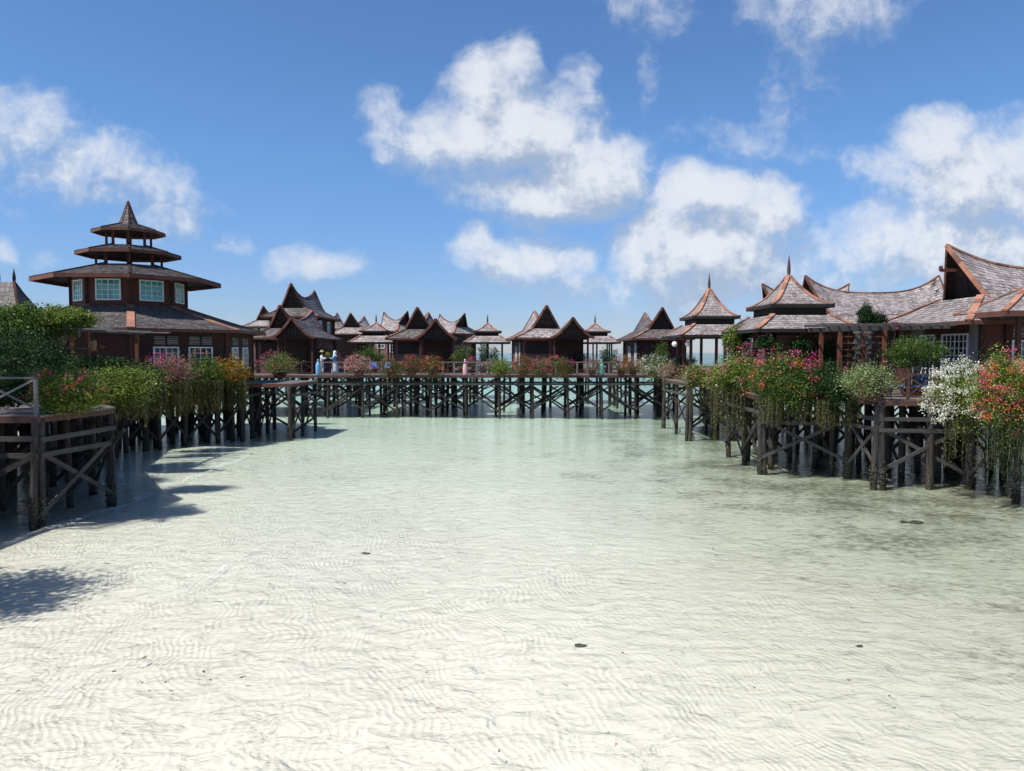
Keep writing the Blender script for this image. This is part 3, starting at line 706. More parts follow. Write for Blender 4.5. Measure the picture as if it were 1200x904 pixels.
# ------------------------------------------------------------------ pagoda building on the left
def pagoda():
    C = Vector((-20.25, 40.0, DECK)); a0 = math.atan2(-40.0, 20.25)
    t = thing('pagoda_building', C, 'brown octagonal pagoda building with three stacked roofs and a spire, on the left', 'building'); rnd = random.Random(61)
    def ring(r, z, rot=0): return [Vector((r*math.cos(a0+rot+k*PI/4), r*math.sin(a0+rot+k*PI/4), z)) for k in range(8)]
    def octo(mb, r, z0, z1): mb.prism([(p.x, p.y) for p in ring(r, 0)], z0, z1)
    w = MB(); octo(w, 6.1, 0, 2.75); w.build('lower_wall', M['wall'], t)
    w = MB(); octo(w, 2.72, 2.7, 5.55); w.build('upper_wall', M['wall_red'], t)
    ring_roof(t, ring(6.85, 2.68), ring(2.68, 3.95), 1.1, .2, .15, rnd, tw=.34, shmat='shingle_dark', fascia='trim_dark', name='skirt_roof')
    ring_roof(t, ring(4.5, 5.34), ring(1.6, 6.12), 1.0, .2, .15, rnd, tw=.12, shmat='shingle_dark', fascia='trim_dark', name='main_roof', fascia_h=.2, trim='under')
    ring_roof(t, ring(2.5, 6.76), ring(1.05, 7.16), 1.0, .18, .15, rnd, tw=.1, shmat='shingle_dark', fascia='trim_dark', name='middle_roof', fascia_h=.16, trim='under')
    ring_roof(t, ring(1.74, 7.92), ring(.5, 8.30), 1.0, .18, .15, rnd, tw=.08, shmat='shingle_dark', fascia='trim_dark', name='top_roof', fascia_h=.14, trim='under')
    for nm, r, z0, z1 in (('lantern_post', 1.55, 6.0, 6.95), ('lantern_post', 1.05, 7.0, 8.1)):
        for p in ring(r, 0):
            b = MB(); b.box((p.x, p.y, (z0+z1)/2), (.12, .12, z1-z0), a0); b.build(nm, M['wall_red'], t)
    c = MB(); c.tube([(0, 0, 6.1), (0, 0, 8.2)], .14, 8); c.build('king_post', M['wall'], t)
    e = [Vector((  .46*math.cos(a0+k*PI/4), .46*math.sin(a0+k*PI/4), 8.28)) for k in range(8)]
    tp = [Vector((.03*math.cos(a0+k*PI/4), .03*math.sin(a0+k*PI/4), 9.5)) for k in range(8)]
    ring_roof(t, e, tp, 1.12, .16, .12, rnd, tw=.05, shmat='shingle_dark', name='spire', fascia_h=.05, trim='trim_dark')
    # windows: faces lie between the ring vertices
    for (r, zc, wd, hh, lou, faces, offs, gm, nx2, ny2) in ((6.1, 1.28, 1.15, 1.1, True, (0,), (-.75, .95), 'glass_green', 4, 4), (6.1, 1.28, .95, 1.1, True, (1,), (-1.0, .9), 'glass_green', 4, 4), (2.72, 4.72, 1.15, 1.0, False, (0, 1, 6, 7), (0,), 'glass_teal', 4, 4)):
        for f in faces:
            am = a0+(f+.5)*PI/4; rr = r*math.cos(PI/8); c = Vector((rr*math.cos(am), rr*math.sin(am), 0)); tan = Vector((-math.sin(am), math.cos(am), 0))
            for o in offs:
                window(t, c+tan*o+Vector((0, 0, zc)), wd, hh, am+PI/2, nx2, ny2, gm, louvre=lou)
    for p in ring(6.12, 0):
        b = MB(); b.box((p.x, p.y, 1.35), (.16, .16, 2.7), a0); b.build('corner_post', M['wall_red'], t)
    for p in ring(2.75, 0):
        b = MB(); b.box((p.x, p.y, 4.6), (.12, .12, 1.9), a0); b.build('corner_post', M['wall'], t)
    for k, off in ((7, .3), (0, .3), (0, -1.0)):
        am = a0+(k+.5)*PI/4; rr = 2.72*math.cos(PI/8)+.06; c = Vector((rr*math.cos(am), rr*math.sin(am), 5.3)); tan = Vector((-math.sin(am), math.cos(am), 0))
        b = MB(); b.lathe(c+tan*(1.0 if off > 0 else -1.0), [(.03, -.12), (.09, -.08), (.09, .06), (.03, .1)], 8); b.build('wall_lamp', M['metal'], t, smooth=True)
    return t
pagoda()

# ------------------------------------------------------------------ big saddle roof hall and the house on the right
EX = 3.1
t = thing('hall', (21.4, 45.2, DECK), 'long hall whose silver saddle roof sweeps up to points, behind the nearest pavilion', 'building'); rnd = random.Random(71)
saddle_roof(t, 2.6, 3.55, 4.0, 3.7, 6.15, 5.12, .19, .15, rnd, axis='x', cx=.15, conc=1.15)
w = MB(); w.box((0.15, 0, 1.85), (6.6, 4.4, 3.7)); w.build('wall', M['wall'], t)
ring_roof(t, rect(.15, 0, 4.6, 3.4, 2.9), rect(.15, 0, 3.5, 2.5, 3.75), 1.1, .2, .16, rnd, name='skirt_roof')
EX = 1.9
for s in (-1, 1):
    b = MB(); b.beam((s*3.5, 0, 5.05), (s*4.35, 0, 5.12), .12, .14); b.lathe((s*4.35, 0, 5.15), [(.05, -.1), (.1, 0), (.03, .16)], 8); b.build('carved_beam_end', M['wall'], t)
h5 = make_house('tall_lodge', (17.6, 50.5, DECK), 'lodge hidden behind the nearest pavilion, its dark roof point showing left of the spike', seed=52, lift=.95, porch=False, rz=R(90), tip=5.2, rl=2.9)
h5.location = (X(893, 50.5)+2.85, 50.5, DECK)

t = thing('villa', (20.9, 31.2, DECK), 'brown villa with a jutting shingled gable and white-framed windows at the right edge', 'house'); rnd = random.Random(72)
ring_roof(t, rect(0, 0, 4.25, 3.75, 2.74), rect(0, -.3, 2.6, 1.45, 3.78), 1.1, .18, .14, rnd, tw=.26, fascia='trim_dark', name='skirt_roof')
saddle_roof(t, 1.5, 2.7, 3.5, 3.72, 5.95, 5.0, .17, .13, rnd, axis='x', cx=.35, cy=-.3, conc=1.0, barge='trim', wallset=.35)
w = MB(); w.box((.1, 0, 1.38), (6.9, 6.2, 2.76)); w.build('wall', M['wall_red'], t)
w = MB(); w.box((-3.36, -2.75, 1.38), (.07, .72, 2.7)); w.box((-3.36, 1.3, 1.38), (.07, .8, 2.7)); w.build('timber_panel', M['panel_grey'], t)
for yy, ww in ((-1.45, 1.7), (.45, .9)): window(t, (-3.37, yy, 1.2), ww, 2.2, -PI/2, 6 if ww > 1 else 3, 8, 'glass_dark')
window(t, (-1.55, -3.12, 1.45), 1.35, 1.15, 0, 4, 4, 'glass_green', louvre=True); window(t, (.6, -3.12, 1.45), 1.35, 1.15, 0, 4, 4, 'glass_green', louvre=True)
for (xx, yy) in ((-3.38, -3.13), (-2.45, -3.14), (-3.38, 3.1)):
    p = MB(); p.box((xx, yy, 1.37), (.16, .14, 2.7)); p.build('corner_post', M['wall'], t)
b = MB(); b.beam((-3.35, -.3, 4.95), (-2.2, -.3, 4.95), .11, .13); b.box((-3.36, -.3, 5.02), (.1, .11, .2)); b.build('carved_beam_end', M['wall_red'], t)
rf = ring_roof(t, rect(-1.0, -3.55, 2.8, 1.5, 3.02), rect(-.7, -3.4, 1.3, .12, 3.95), 1.1, .17, .13, rnd, tw=.2, fascia='trim_dark', name='porch_roof', fascia_h=.2)
for xx in (-3.0, .9):
    p = MB(); p.box((xx+.0, -4.6, 1.5), (.14, .14, 3.0)); p.build('porch_post', M['wall_red'], t)

# ------------------------------------------------------------------ pergolas
t = thing('pergola', (X(985, 28), 28, DECK), 'orange-stained pergola with ladder trellis and carved dark columns, right of the nearest pavilion', 'pergola'); rnd = random.Random(81)
x0 = X(968, 28)-t.location.x; x1 = X(1112, 28)-t.location.x; b = MB()
b.beam((x0, 0, 2.48), (x1, 0, 2.56), .1, .16); b.beam((x0, 1.7, 2.48), (x1, 1.7, 2.56), .1, .16); b.build('top_beam', M['timber'], t)
for i in range(13):
    xx = x0+(x1-x0)*i/12; s_ = MB(); s_.beam((xx, -.45, 2.62), (xx+rnd.uniform(-.05, .05), 2.1, 2.64), .05, .09); s_.build('rafter', M['timber'], t)
for px in (1036, 984):
    for yy in (0, 1.7): s_ = MB(); s_.box((X(px, 28)-t.location.x, yy, 1.22), (.13, .13, 2.44)); s_.build('post', M['post_orange'], t)
s_ = MB(); xa, xb = X(984, 28)-t.location.x, X(1036, 28)-t.location.x
for i in range(8): s_.beam((xa, .02, .5+i*.24), (xb, .02, .5+i*.24), .03, .04)
for i in range(1, 5): s_.box((xa+(xb-xa)*i/5, .05, 1.3), (.03, .03, 2.0))
s_.build('trellis', M['post_orange'], t)
for px in (1003.5, 1016):
    s_ = MB(); xx = X(px, 28)-t.location.x
    for k in range(24):
        z = .15+k*.095; s_.box((xx, -.12, z), (.30 if k % 2 else .20, .16, .085), k*.5)
    s_.build('carved_column', M['timber'], t)
# slatted pergola on the left
t = thing('pergola', (X(95, 27), 29, DECK), 'grey slatted pergola overgrown with creeper in front of the pagoda building', 'pergola'); lx = t.location.x
for i in range(9):
    yy = -2+i*.55; s_ = MB(); s_.beam((X(-60, 29)-lx, yy, 2.55+rnd.uniform(-.02, .02)), (X(168, 29)-lx-rnd.uniform(0, .9), yy, 2.42+rnd.uniform(-.05, .05)), .12, .05); s_.build('slat', M['rail'], t)
for px in (-30, 40, 122):
    for yy in (-1.6, 2.0): s_ = MB(); s_.box((X(px, 28.5)-lx, yy, 1.2), (.12, .12, 2.4)); s_.build('post', M['post_orange'], t)
    s_ = MB(); s_.beam((X(px, 28.5)-lx, -2.2, 2.4), (X(px, 28.5)-lx, 2.6, 2.4), .09, .13); s_.build('cross_beam', M['timber'], t)
for px, py, y, lab in ((73, 398, 27.5, 'hanging coir basket under the left pergola, left one'), (108, 405, 28.3, 'hanging coir basket under the left pergola, right one')):
    p = at(px, py, y); bk = thing('hanging_basket', p, lab, 'basket', None)
    b = MB(); b.lathe((0, 0, 0), [(.03, -.22), (.12, -.17), (.16, 0), (.15, .15), (.13, .2)], 10); b.build('basket', M['basket'], bk, smooth=True)
    b = MB(); b.tube([(-.1, 0, .18), (0, 0, .5)], .008, 4); b.tube([(.1, 0, .18), (0, 0, .5)], .008, 4); b.tube([(0, 0, .5), (0, 0, DECK+2.4-p.z)], .008, 4); b.build('wire', M['metal'], bk)
# lattice screen in nearest pavilion
t = thing('lattice_screen', at(884, 412, 30.7), 'pinkish lattice screen under the left corner of the nearest pavilion', 'screen'); b = MB(); zz = DECK+.1-t.location.z
for i in range(9): b.beam((-.45, 0, zz+i*.2), (.45, 0, zz+i*.2+.12), .02, .03); b.beam((-.45, .02, zz+i*.2+.12), (.45, .02, zz+i*.2), .02, .03)
for s in (-1, 1): b.box((s*.47, 0, zz+.9), (.06, .05, 1.9))
b.box((0, 0, zz+1.86), (1.0, .05, .06)); b.build('lattice', M['trim_dark'], t)
# ================================================================== plants
def fast_mesh(name, verts, quads, m, parent):
    me = D.meshes.new(name); nv, nf = len(verts), len(quads)
    me.vertices.add(nv); me.vertices.foreach_set('co', np.ascontiguousarray(verts, dtype=np.float32).ravel())
    me.loops.add(nf*4); me.loops.foreach_set('vertex_index', np.ascontiguousarray(quads, dtype=np.int32).ravel())
    me.polygons.add(nf); me.polygons.foreach_set('loop_start', np.arange(0, nf*4, 4, dtype=np.int32))
    me.materials.append(m); me.update(calc_edges=True); me.validate()
    o = D.objects.new(name, me); COL.objects.link(o)
    if parent is not None: o.parent = parent
    return o
def leaf_cloud(name, pts, size, m, parent, rng, aspect=.55, up=.5, hang=False):
    n = len(pts)
    if n == 0: return None
    d = rng.normal(size=(n, 3)); d[:, 2] = d[:, 2]*.6 - (.9 if hang else .15); d /= np.linalg.norm(d, axis=1)[:, None]
    nn = rng.normal(size=(n, 3)); nn[:, 2] += up*2; s = np.cross(d, nn); s /= (np.linalg.norm(s, axis=1)[:, None]+1e-9)
    sz = size*rng.uniform(.6, 1.35, size=(n, 1)); w = s*sz*aspect*.5; l = d*sz
    fold = np.cross(s, d)*sz*.12
    v = np.stack([pts, pts+l*.5+w+fold, pts+l, pts+l*.5-w+fold], axis=1).reshape(-1, 3)
    q = np.arange(n*4).reshape(n, 4)
    return fast_mesh(name, v, q, m, parent)
def crown(rng, rad, n, clumps, spread=.28, bottom=-1.0, shell=.35):
    """points in clumps spread through an ellipsoid of radii rad about the origin"""
    c = rng.normal(size=(clumps, 3)); c /= np.linalg.norm(c, axis=1)[:, None]
    c *= (rng.uniform(shell, 1.0, size=(clumps, 1))**.6); c *= rng.uniform(.72, 1.12, size=(clumps, 1))
    c = c[c[:, 2] > bottom] if bottom > -1 else c
    k = rng.integers(0, len(c), size=n); g = rng.normal(size=(n, 3))*spread*rng.uniform(.5, 1.3, size=(len(c), 1))[k]
    return (c[k]+g)*np.array(rad), c*np.array(rad)
def blossom_pts(rng, cl, rad, n_heads, per, r_head, out=1.05, upb=-.3):
    c = rng.normal(size=(n_heads*3, 3)); c /= np.linalg.norm(c, axis=1)[:, None]; c[:, 1] = -np.abs(c[:, 1])*.9+.1*c[:, 1]
    c = c[c[:, 2] > upb][:n_heads]
    c = c*np.array(rad)*rng.uniform(.85, out, size=(len(c), 1))
    sc_ = np.repeat(rng.uniform(.35, 1.5, size=(len(c), 1)), per, axis=0); keep = rng.uniform(size=len(c)*per) < sc_[:, 0]*.95
    p = (np.repeat(c, per, axis=0)+rng.normal(size=(len(c)*per, 3))*r_head*sc_)[keep]
    return p
BRNG = [100]
def bush(name, px, py, y, wpx, hpx, label, leafm='leaf', blooms=(), group=None, n=2600, lsize=.07, base=None, planter=True, vines=0, vine_len=1.0, vine_mat='leaf_olive', depth=None, cat='shrub', heads=40, per=7, clumps=42, spread=.26, stems=6, hr=.05, bsize=.05, pw=None, shell=.35, vspread=.85):
    """a plant whose crown fills about wpx x hpx pixels at distance y, standing on the deck (or base height)"""
    BRNG[0] += 1; rng = np.random.default_rng(BRNG[0]); rnd = random.Random(BRNG[0])
    c = at(px, py, y); rx = wpx/2*y/F_PX; rz = hpx/2*y/F_PX; ry = depth if depth else min(rx, max(rz, .45))*.9
    bz = DECK if base is None else base
    t = thing(name, (c.x, y, bz), label, cat, group); lz = c.z-bz
    pts, cl = crown(rng, (rx*.9, ry, rz*.9), n, clumps, spread, shell=shell); pts += (0, 0, lz)
    if bz == DECK: pts = pts[(pts[:, 2] > .02) | (pts[:, 1] < -.15)]
    sp = []; tips = []
    for _ in range(max(6, int(clumps*.22))):      # arching shoots that break the outline
        dr = rng.normal(size=3); dr[2] = abs(dr[2])*.8; dr /= np.linalg.norm(dr); Ls = rng.uniform(1.05, 1.45); k = 26
        tt = np.linspace(.55, 1, k)[:, None]; q = dr*np.array((rx, ry, rz))*Ls*tt; q[:, 2] -= rz*.55*(tt[:, 0]-.5)**2*Ls*2
        sp.append(q+rng.normal(size=q.shape)*lsize*.45+(0, 0, lz)); tips.append(q[-1])
    pts = np.concatenate([pts]+sp)
    leaf_cloud('foliage', pts, lsize, M[leafm], t, rng)
    for b in blooms:
        mm, frac = b[0], b[1]; off = b[2] if len(b) > 2 else (0, 0); sc = b[3] if len(b) > 3 else 1.0
        h = max(2, int(heads*frac)); p = blossom_pts(rng, cl, (rx*sc, ry*1.05, rz*sc), h, per, hr)
        p += (off[0]*rx, 0, lz+off[1]*rz)
        o = leaf_cloud('blossoms', p, bsize, M[mm], t, rng, aspect=.95, up=.2)
        if o and len(blooms) > 1: o['label'] = {'magenta': 'magenta', 'rose': 'deep rose', 'salmon': 'salmon pink', 'orange': 'orange', 'cream': 'creamy white', 'palepink': 'pale pink', 'yellow': 'yellow', 'violet': 'violet'}[mm]+' blossoms'
    s_ = MB(); tops = cl[np.array(sorted(rng.choice(len(cl), size=min(stems, len(cl)), replace=False)))]
    for q in tops: 
        a = Vector((rnd.uniform(-.08, .08)*(1+rx), rnd.uniform(-.05, .05), .1)); e = Vector((q[0], q[1], q[2]+lz)); m_ = lerp(a, e, .5)+Vector((0, 0, .1*rz))
        s_.tube([a, m_, e], [.028, .018, .008], 5)
    s_.build('stems', M['bark'], t)
    if planter:
        w_ = pw if pw else max(.3, rx*.7); p = MB()
        p.add([(-w_/2*.85, -.17, .0), (w_/2*.85, -.17, .0), (w_/2*.85, .17, .0), (-w_/2*.85, .17, .0), (-w_/2, -.22, .36), (w_/2, -.22, .36), (w_/2, .22, .36), (-w_/2, .22, .36)], [(3, 2, 1, 0), (4, 5, 6, 7), (0, 1, 5, 4), (1, 2, 6, 5), (2, 3, 7, 6), (3, 0, 4, 7)])
        p.box((0, -.22, .35), (w_+.06, .05, .07)); p.box((0, .22, .35), (w_+.06, .05, .07)); p.box((-w_/2, 0, .35), (.05, .4, .07)); p.box((w_/2, 0, .35), (.05, .4, .07))
        p.build('planter', M['pot'], t)
    if vines:
        vp = []; st = MB()
        for i in range(vines):
            x = rng.uniform(-rx*vspread, rx*vspread); yy = -ry*rng.uniform(.25, .9); L = vine_len*rng.uniform(.45, 1.1); z0 = lz-rz*.35; k = int(L/.035)
            zz = z0-np.linspace(0, L, k); wob = np.cumsum(rng.normal(size=k)*.008)
            q = np.stack([x+wob, yy+np.cumsum(rng.normal(size=k)*.006), zz], axis=1); vp.append(q+rng.normal(size=q.shape)*.022); vp.append(q+rng.normal(size=q.shape)*.03)
            st.tube([tuple(q[j]) for j in range(0, k, 8)]+[tuple(q[-1])], .006, 3, cap=False)
        o = leaf_cloud('hanging_vines', np.concatenate(vp), .055, M[vine_mat], t, rng, hang=True); st.build('vine_stem', M['bark'], o)
    return t
# --- flowers along the footbridge (left to right)
FB = 52.2; G1 = 'flowering bushes along the footbridge'
bush('bougainvillea', 328, 428, 46, 42, 28, 'sprawling pink and yellow-green bush beside the small landing, left of the people', 'leaf_lime', (('rose', .5, (-.3, .2)), ('palepink', .3, (-.2, .3)), ('magenta', .15)), G1, n=2600, heads=40, per=9)
bush('bougainvillea', 420, 429, FB, 33, 28, 'salmon-pink bush on the footbridge just right of the two people', 'twig', (('salmon', .5), ('palepink', .9)), G1, n=1500, heads=95, per=10)
bush('bougainvillea', 459, 432, FB, 32, 27, 'olive bush tipped with orange, below the far pavilion on the left of the footbridge', 'leaf_olive', (('orange', .3, (-.2, .1)), ('salmon', .25)), G1, n=2700, heads=50, vines=14, vine_len=.6)
bush('bougainvillea', 482, 428, FB, 28, 23, 'bright red bush on the footbridge in front of the dark-fronted chalet wall', 'leaf_olive', (('rose', .45), ('orange', .45)), G1, n=1900, heads=80)
bush('bougainvillea', 507, 431, FB, 31, 30, 'rounded orange bush in front of the door of the dark-fronted chalet', 'leaf_olive', (('orange', .5), ('salmon', .5)), G1, n=2300, heads=90, vines=10, vine_len=.5)
bush('potted_bougainvillea', 554, 427, 53, 15, 15, 'small magenta bush in a pot beside the pale pink bollard', 'leaf', (('magenta', 1.2, (0, .2)),), None, n=600, heads=55)
bush('shrub', 587, 430, FB, 33, 23, 'rounded plain green shrub on the footbridge left of the middle chalet', 'leaf_lime', (), G1, n=3800)
bush('bougainvillea', 572, 428, 53.4, 16, 15, 'small pale pink bush beside the plain green shrub', 'twig', (('palepink', .5),), G1, n=600, heads=30)
bush('bougainvillea', 613, 429, FB, 28, 28, 'tall red-orange bush left of the rose bushes under the middle chalet', 'leaf_olive', (('rose', .5), ('orange', .45)), G1, n=2300, heads=80)
bush('bougainvillea', 633, 432, FB, 30, 28, 'rose-red bush spilling over the footbridge edge below the middle chalet wall', 'leaf', (('rose', .7), ('salmon', .4)), G1, n=2200, heads=100, vines=10, vine_len=.4)
bush('bougainvillea', 650, 425, 53, 22, 17, 'low rose bush in front of the porch of the middle chalet', 'leaf', (('rose', .6), ('orange', .3)), G1, n=1000, heads=60)
bush('bougainvillea', 661, 432, FB, 24, 25, 'olive bush topped with magenta at the right of the rose bushes', 'leaf_olive', (('magenta', .5, (.3, .5), .6),), G1, n=2500, heads=40, vines=8, vine_len=.5)
bush('bougainvillea', 694, 428, FB, 20, 22, 'thin leggy red bush left of the mint green bollard', 'twig', (('orange', .4), ('rose', .3)), G1, n=800, heads=30)
bush('bougainvillea', 728, 427, FB, 24, 22, 'orange-red bush in front of the window of the grey chalet', 'leaf_olive', (('orange', .9),), G1, n=1400, heads=70)
bush('bougainvillea', 742, 431, 51.2, 20, 19, 'small pink bush between the orange-red bush and the creamy white one', 'leaf_olive', (('rose', .5), ('palepink', .5)), G1, n=1100, heads=40)
G2 = 'flowering bushes hanging over the right-hand piers'
bush('bougainvillea', 767, 432, 51.9, 46, 36, 'creamy white bush at the right end of the footbridge', 'leaf_pale', (('cream', .8), ('cream', .5, (-.2, -.2))), G2, n=3200, heads=80, per=10, vines=20, vine_len=.9)
bush('bougainvillea', 793, 435, 45.0, 42, 36, 'brownish bush with pale pink flowers right of the creamy white one', 'twig', (('palepink', .6, (.2, -.4)), ('rose', .2, (.3, -.4))), G2, n=5000, heads=45, vines=30, vine_len=1.7)
bush('bougainvillea', 824, 440, 38.4, 52, 32, 'green bush with pink and white sprays over the brick-coloured trough', 'leaf_lime', (('rose', .45, (.3, 0)), ('cream', .25), ('palepink', .2)), G2, n=5500, heads=40, per=10, vines=26, vine_len=1.6, pw=1.6)
bush('bougainvillea', 862, 443, 30.4, 72, 56, 'large mixed pink and white bush over the left corner post of the nearest pier', 'leaf_lime', (('rose', .3, (-.1, .4)), ('magenta', .3, (.1, .5)), ('cream', .25, (.1, -.2)), ('palepink', .25)), G2, n=15000, lsize=.065, heads=42, clumps=120, vines=60, vine_len=2.1, per=16, hr=.08, spread=.2)
bush('bougainvillea', 922, 451, 27.6, 102, 76, 'wide dark green bush with rose and orange flowers in front of the nearest pavilion', 'leaf', (('rose', .45, (-.1, .3)), ('orange', .5), ('salmon', .3), ('magenta', .3, (.2, .6), .5)), G2, n=26000, lsize=.065, heads=42, clumps=170, vines=60, vine_len=1.1, per=18, hr=.075, spread=.17)
bush('bougainvillea', 974, 457, 26.9, 60, 64, 'dark leafy bush with few red flowers at the right corner of the nearest pavilion', 'leaf_dark', (('rose', .3),), G2, n=14000, lsize=.065, heads=40, clumps=110, vines=40, vine_len=1.0, per=12, hr=.06, spread=.2)
bush('shrub', 1019, 448, 25.2, 64, 40, 'pale variegated shrub with small salmon flowers in a hanging basket trough', 'leaf_pale', (('salmon', .3, (.1, -.6), .8),), None, n=8500, lsize=.06, heads=40, clumps=80, stems=8)
bush('bougainvillea', 1130, 474, 23.9, 84, 96, 'big creamy white bush leaning over the near right pier', 'leaf_lime', (('cream', 1.0, (-.25, .1)), ('cream', .6, (-.3, -.2)), ('rose', .12, (.2, .4)), ('palepink', .2, (.3, .1))), G2, n=13000, lsize=.06, heads=58, per=55, hr=.07, clumps=150, vines=24, vine_len=1.6, spread=.17, bsize=.045)
bush('bougainvillea', 1184, 472, 22.3, 92, 120, 'biggest red and orange bush at the right edge, trailing down to the water', 'leaf_lime', (('rose', .6, (.1, .2)), ('orange', .8), ('salmon', .5), ('magenta', .5, (0, -.45), .7), ('cream', .3, (.15, -.2))), G2, n=24000, lsize=.06, heads=52, per=26, hr=.07, clumps=170, vines=46, vine_len=1.9, vine_mat='leaf_dark', spread=.17, bsize=.045)
# --- left bank
G3 = 'flowering bushes hanging over the left-hand pier'
bush('bougainvillea', 80, 461, 19.75, 94, 64, 'red-flowered bush on the corner post of the near left pier', 'leaf_lime', (('rose', .3), ('salmon', .45), ('orange', .3)), G3, n=22000, lsize=.05, heads=38, per=14, hr=.04, clumps=190, spread=.15, bsize=.04)
bush('shrub', 142, 456, 23.4, 90, 56, 'yellow-green leafy bush right of the red-flowered one on the left pier', 'leaf_lime', (('palepink', .25),), G3, n=24000, lsize=.055, heads=26, clumps=190, planter=False, vines=46, vine_len=.8, spread=.16)
bush('bougainvillea', 172, 443, 31.5, 44, 34, 'tangled olive bush with hanging stems between the yellow-green and the magenta bush', 'leaf', (('rose', .2),), G3, n=6000, heads=20, clumps=60, vines=150, vine_len=1.35, vspread=1.2)
bush('bougainvillea', 197, 439, 33.4, 52, 44, 'magenta bush with dry twigs below the first window of the pagoda building', 'twig', (('magenta', .8, (-.2, .2)), ('rose', .4)), G3, n=8000, heads=50, clumps=80, vines=210, vine_len=1.45, vspread=1.15, per=12, hr=.07)
bush('bougainvillea', 239, 438, 35.6, 46, 44, 'orange and green bush below the second window of the pagoda building', 'leaf', (('orange', .6, (0, .3)), ('yellow', .3)), G3, n=7000, heads=45, clumps=80, vines=230, vine_len=1.45, vspread=1.15, per=11)
bush('bougainvillea', 272, 438, 37.4, 42, 42, 'golden yellow bush at the right corner of the pagoda building', 'leaf_warm', (('yellow', .7, (0, .2)), ('orange', .5)), G3, n=5500, heads=50, clumps=80, vines=200, vine_len=1.4, vspread=1.0)
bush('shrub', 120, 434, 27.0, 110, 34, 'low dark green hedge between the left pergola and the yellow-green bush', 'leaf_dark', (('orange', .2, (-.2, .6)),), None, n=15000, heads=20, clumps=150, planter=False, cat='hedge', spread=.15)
bush('shrub', 22, 427, 24.5, 150, 76, 'dark shaded shrubbery under the left pergola', 'leaf_dark', (), None, n=26000, heads=10, clumps=220, planter=False, depth=1.5, spread=.13)  # darker leaf colour stands in for the shade under the pergola
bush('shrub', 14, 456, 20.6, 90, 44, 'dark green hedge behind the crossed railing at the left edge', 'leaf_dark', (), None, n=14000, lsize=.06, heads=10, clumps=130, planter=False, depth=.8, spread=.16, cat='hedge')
# creeper crowns over the left pergola
bush('creeper', 18, 380, 27, 120, 54, 'dark leafy creeper mass heaped over the left end of the slatted pergola', 'leaf', (), None, n=22000, lsize=.08, clumps=170, planter=False, cat='creeper', stems=12, depth=1.3, spread=.16)
bush('creeper', 78, 376, 27.5, 58, 36, 'light green creeper heaped on the middle of the slatted pergola', 'leaf_lime', (), None, n=12000, lsize=.075, clumps=110, planter=False, cat='creeper', stems=8, depth=1.1, spread=.17)
bush('fern', 60, 412, 27.8, 40, 40, 'leafy fern trailing under the pergola beside the left coir basket', 'leaf_dark', (), None, n=3500, clumps=50, planter=False, cat='fern')
# --- plants further in
bush('shrub', 286, 419, 46, 18, 44, 'upright green shrub in the gap right of the pagoda building', 'leaf_dark', (), None, n=4200, planter=False)
bush('shrub', 436, 418, 58, 36, 22, 'broad green shrub behind the footbridge in front of the far left pavilion', 'leaf', (), None, n=3600, lsize=.09)
bush('shrub', 376, 416, 57.5, 30, 22, 'dark shrub with lime leaves behind the two people', 'leaf_dark', (), None, n=1800, lsize=.09)
bush('shrub', 543, 418, 57, 26, 28, 'mid green shrub between the dark-fronted chalet and the far pavilion', 'leaf', (), None, n=2600, lsize=.09)
bush('conifer', 567, 416, 57, 14, 30, 'cone-shaped green conifer, left of a pair before the far pavilion', 'leaf_dark', (), None, n=2300, lsize=.08, cat='tree')
bush('conifer', 579, 419, 57.3, 13, 25, 'looser green conifer, right of a pair before the far pavilion', 'leaf_dark', (), None, n=1600, lsize=.08, cat='tree')
bush('shrub', 677, 421, 57, 26, 24, 'dark green shrub on the right of the middle chalet porch', 'leaf_dark', (), None, n=2300, lsize=.09)
bush('shrub', 713, 419, 57, 22, 28, 'dark green shrub left of the grey chalet', 'leaf_dark', (), None, n=2400, lsize=.09)
bush('shrub', 776, 414, 56, 16, 30, 'slim green shrub against the wall of the grey chalet', 'leaf', (), None, n=1500, lsize=.09)
bush('shrub', 801, 424, 44.5, 30, 14, 'violet-flowered low plants below the globe lamps', 'leaf_dark', (('violet', .8),), None, n=1500, heads=40)
bush('climber', 857, 400, 33.0, 20, 34, 'climbing plant with bright lime leaves at the left post of the nearest pavilion', 'leaf_lime', (), None, n=1500, lsize=.09, cat='climber', stems=8, planter=False)
bush('climber', 869, 408, 33.6, 34, 50, 'dark green climber filling the left corner of the nearest pavilion', 'leaf_dark', (), None, n=7500, lsize=.08, cat='climber', planter=False, depth=1.2)
for px, y, w_, lab in ((900, 30.2, 26, 'hanging fern under the roof of the nearest pavilion, left one'), (937, 30.4, 22, 'hanging fern under the roof of the nearest pavilion, right one')):
    bush('hanging_fern', px, 404, y, w_, 17, lab, 'leaf_dark', (), None, n=1300, lsize=.1, planter=False, cat='fern', base=at(px, 410, y).z, stems=5)
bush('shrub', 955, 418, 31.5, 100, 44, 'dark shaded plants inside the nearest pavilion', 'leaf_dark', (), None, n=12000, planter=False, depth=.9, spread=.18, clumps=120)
bush('conifer', 1016, 374, 31.5, 24, 34, 'dark green conifer showing above the right pergola, left of a pair', 'leaf_dark', (), None, n=9000, lsize=.06, clumps=60, cat='tree', shell=.1, spread=.2)
bush('conifer', 1031, 378, 31.8, 18, 26, 'lower dark green conifer above the right pergola, right of a pair', 'leaf_dark', (), None, n=4200, lsize=.06, cat='tree', shell=.1, spread=.2)
bush('creeper', 1046, 383, 28.3, 34, 9, 'rose-flowered creeper lying along the right pergola beam', 'leaf_dark', (('rose', .9),), None, n=900, heads=24, planter=False, cat='creeper')
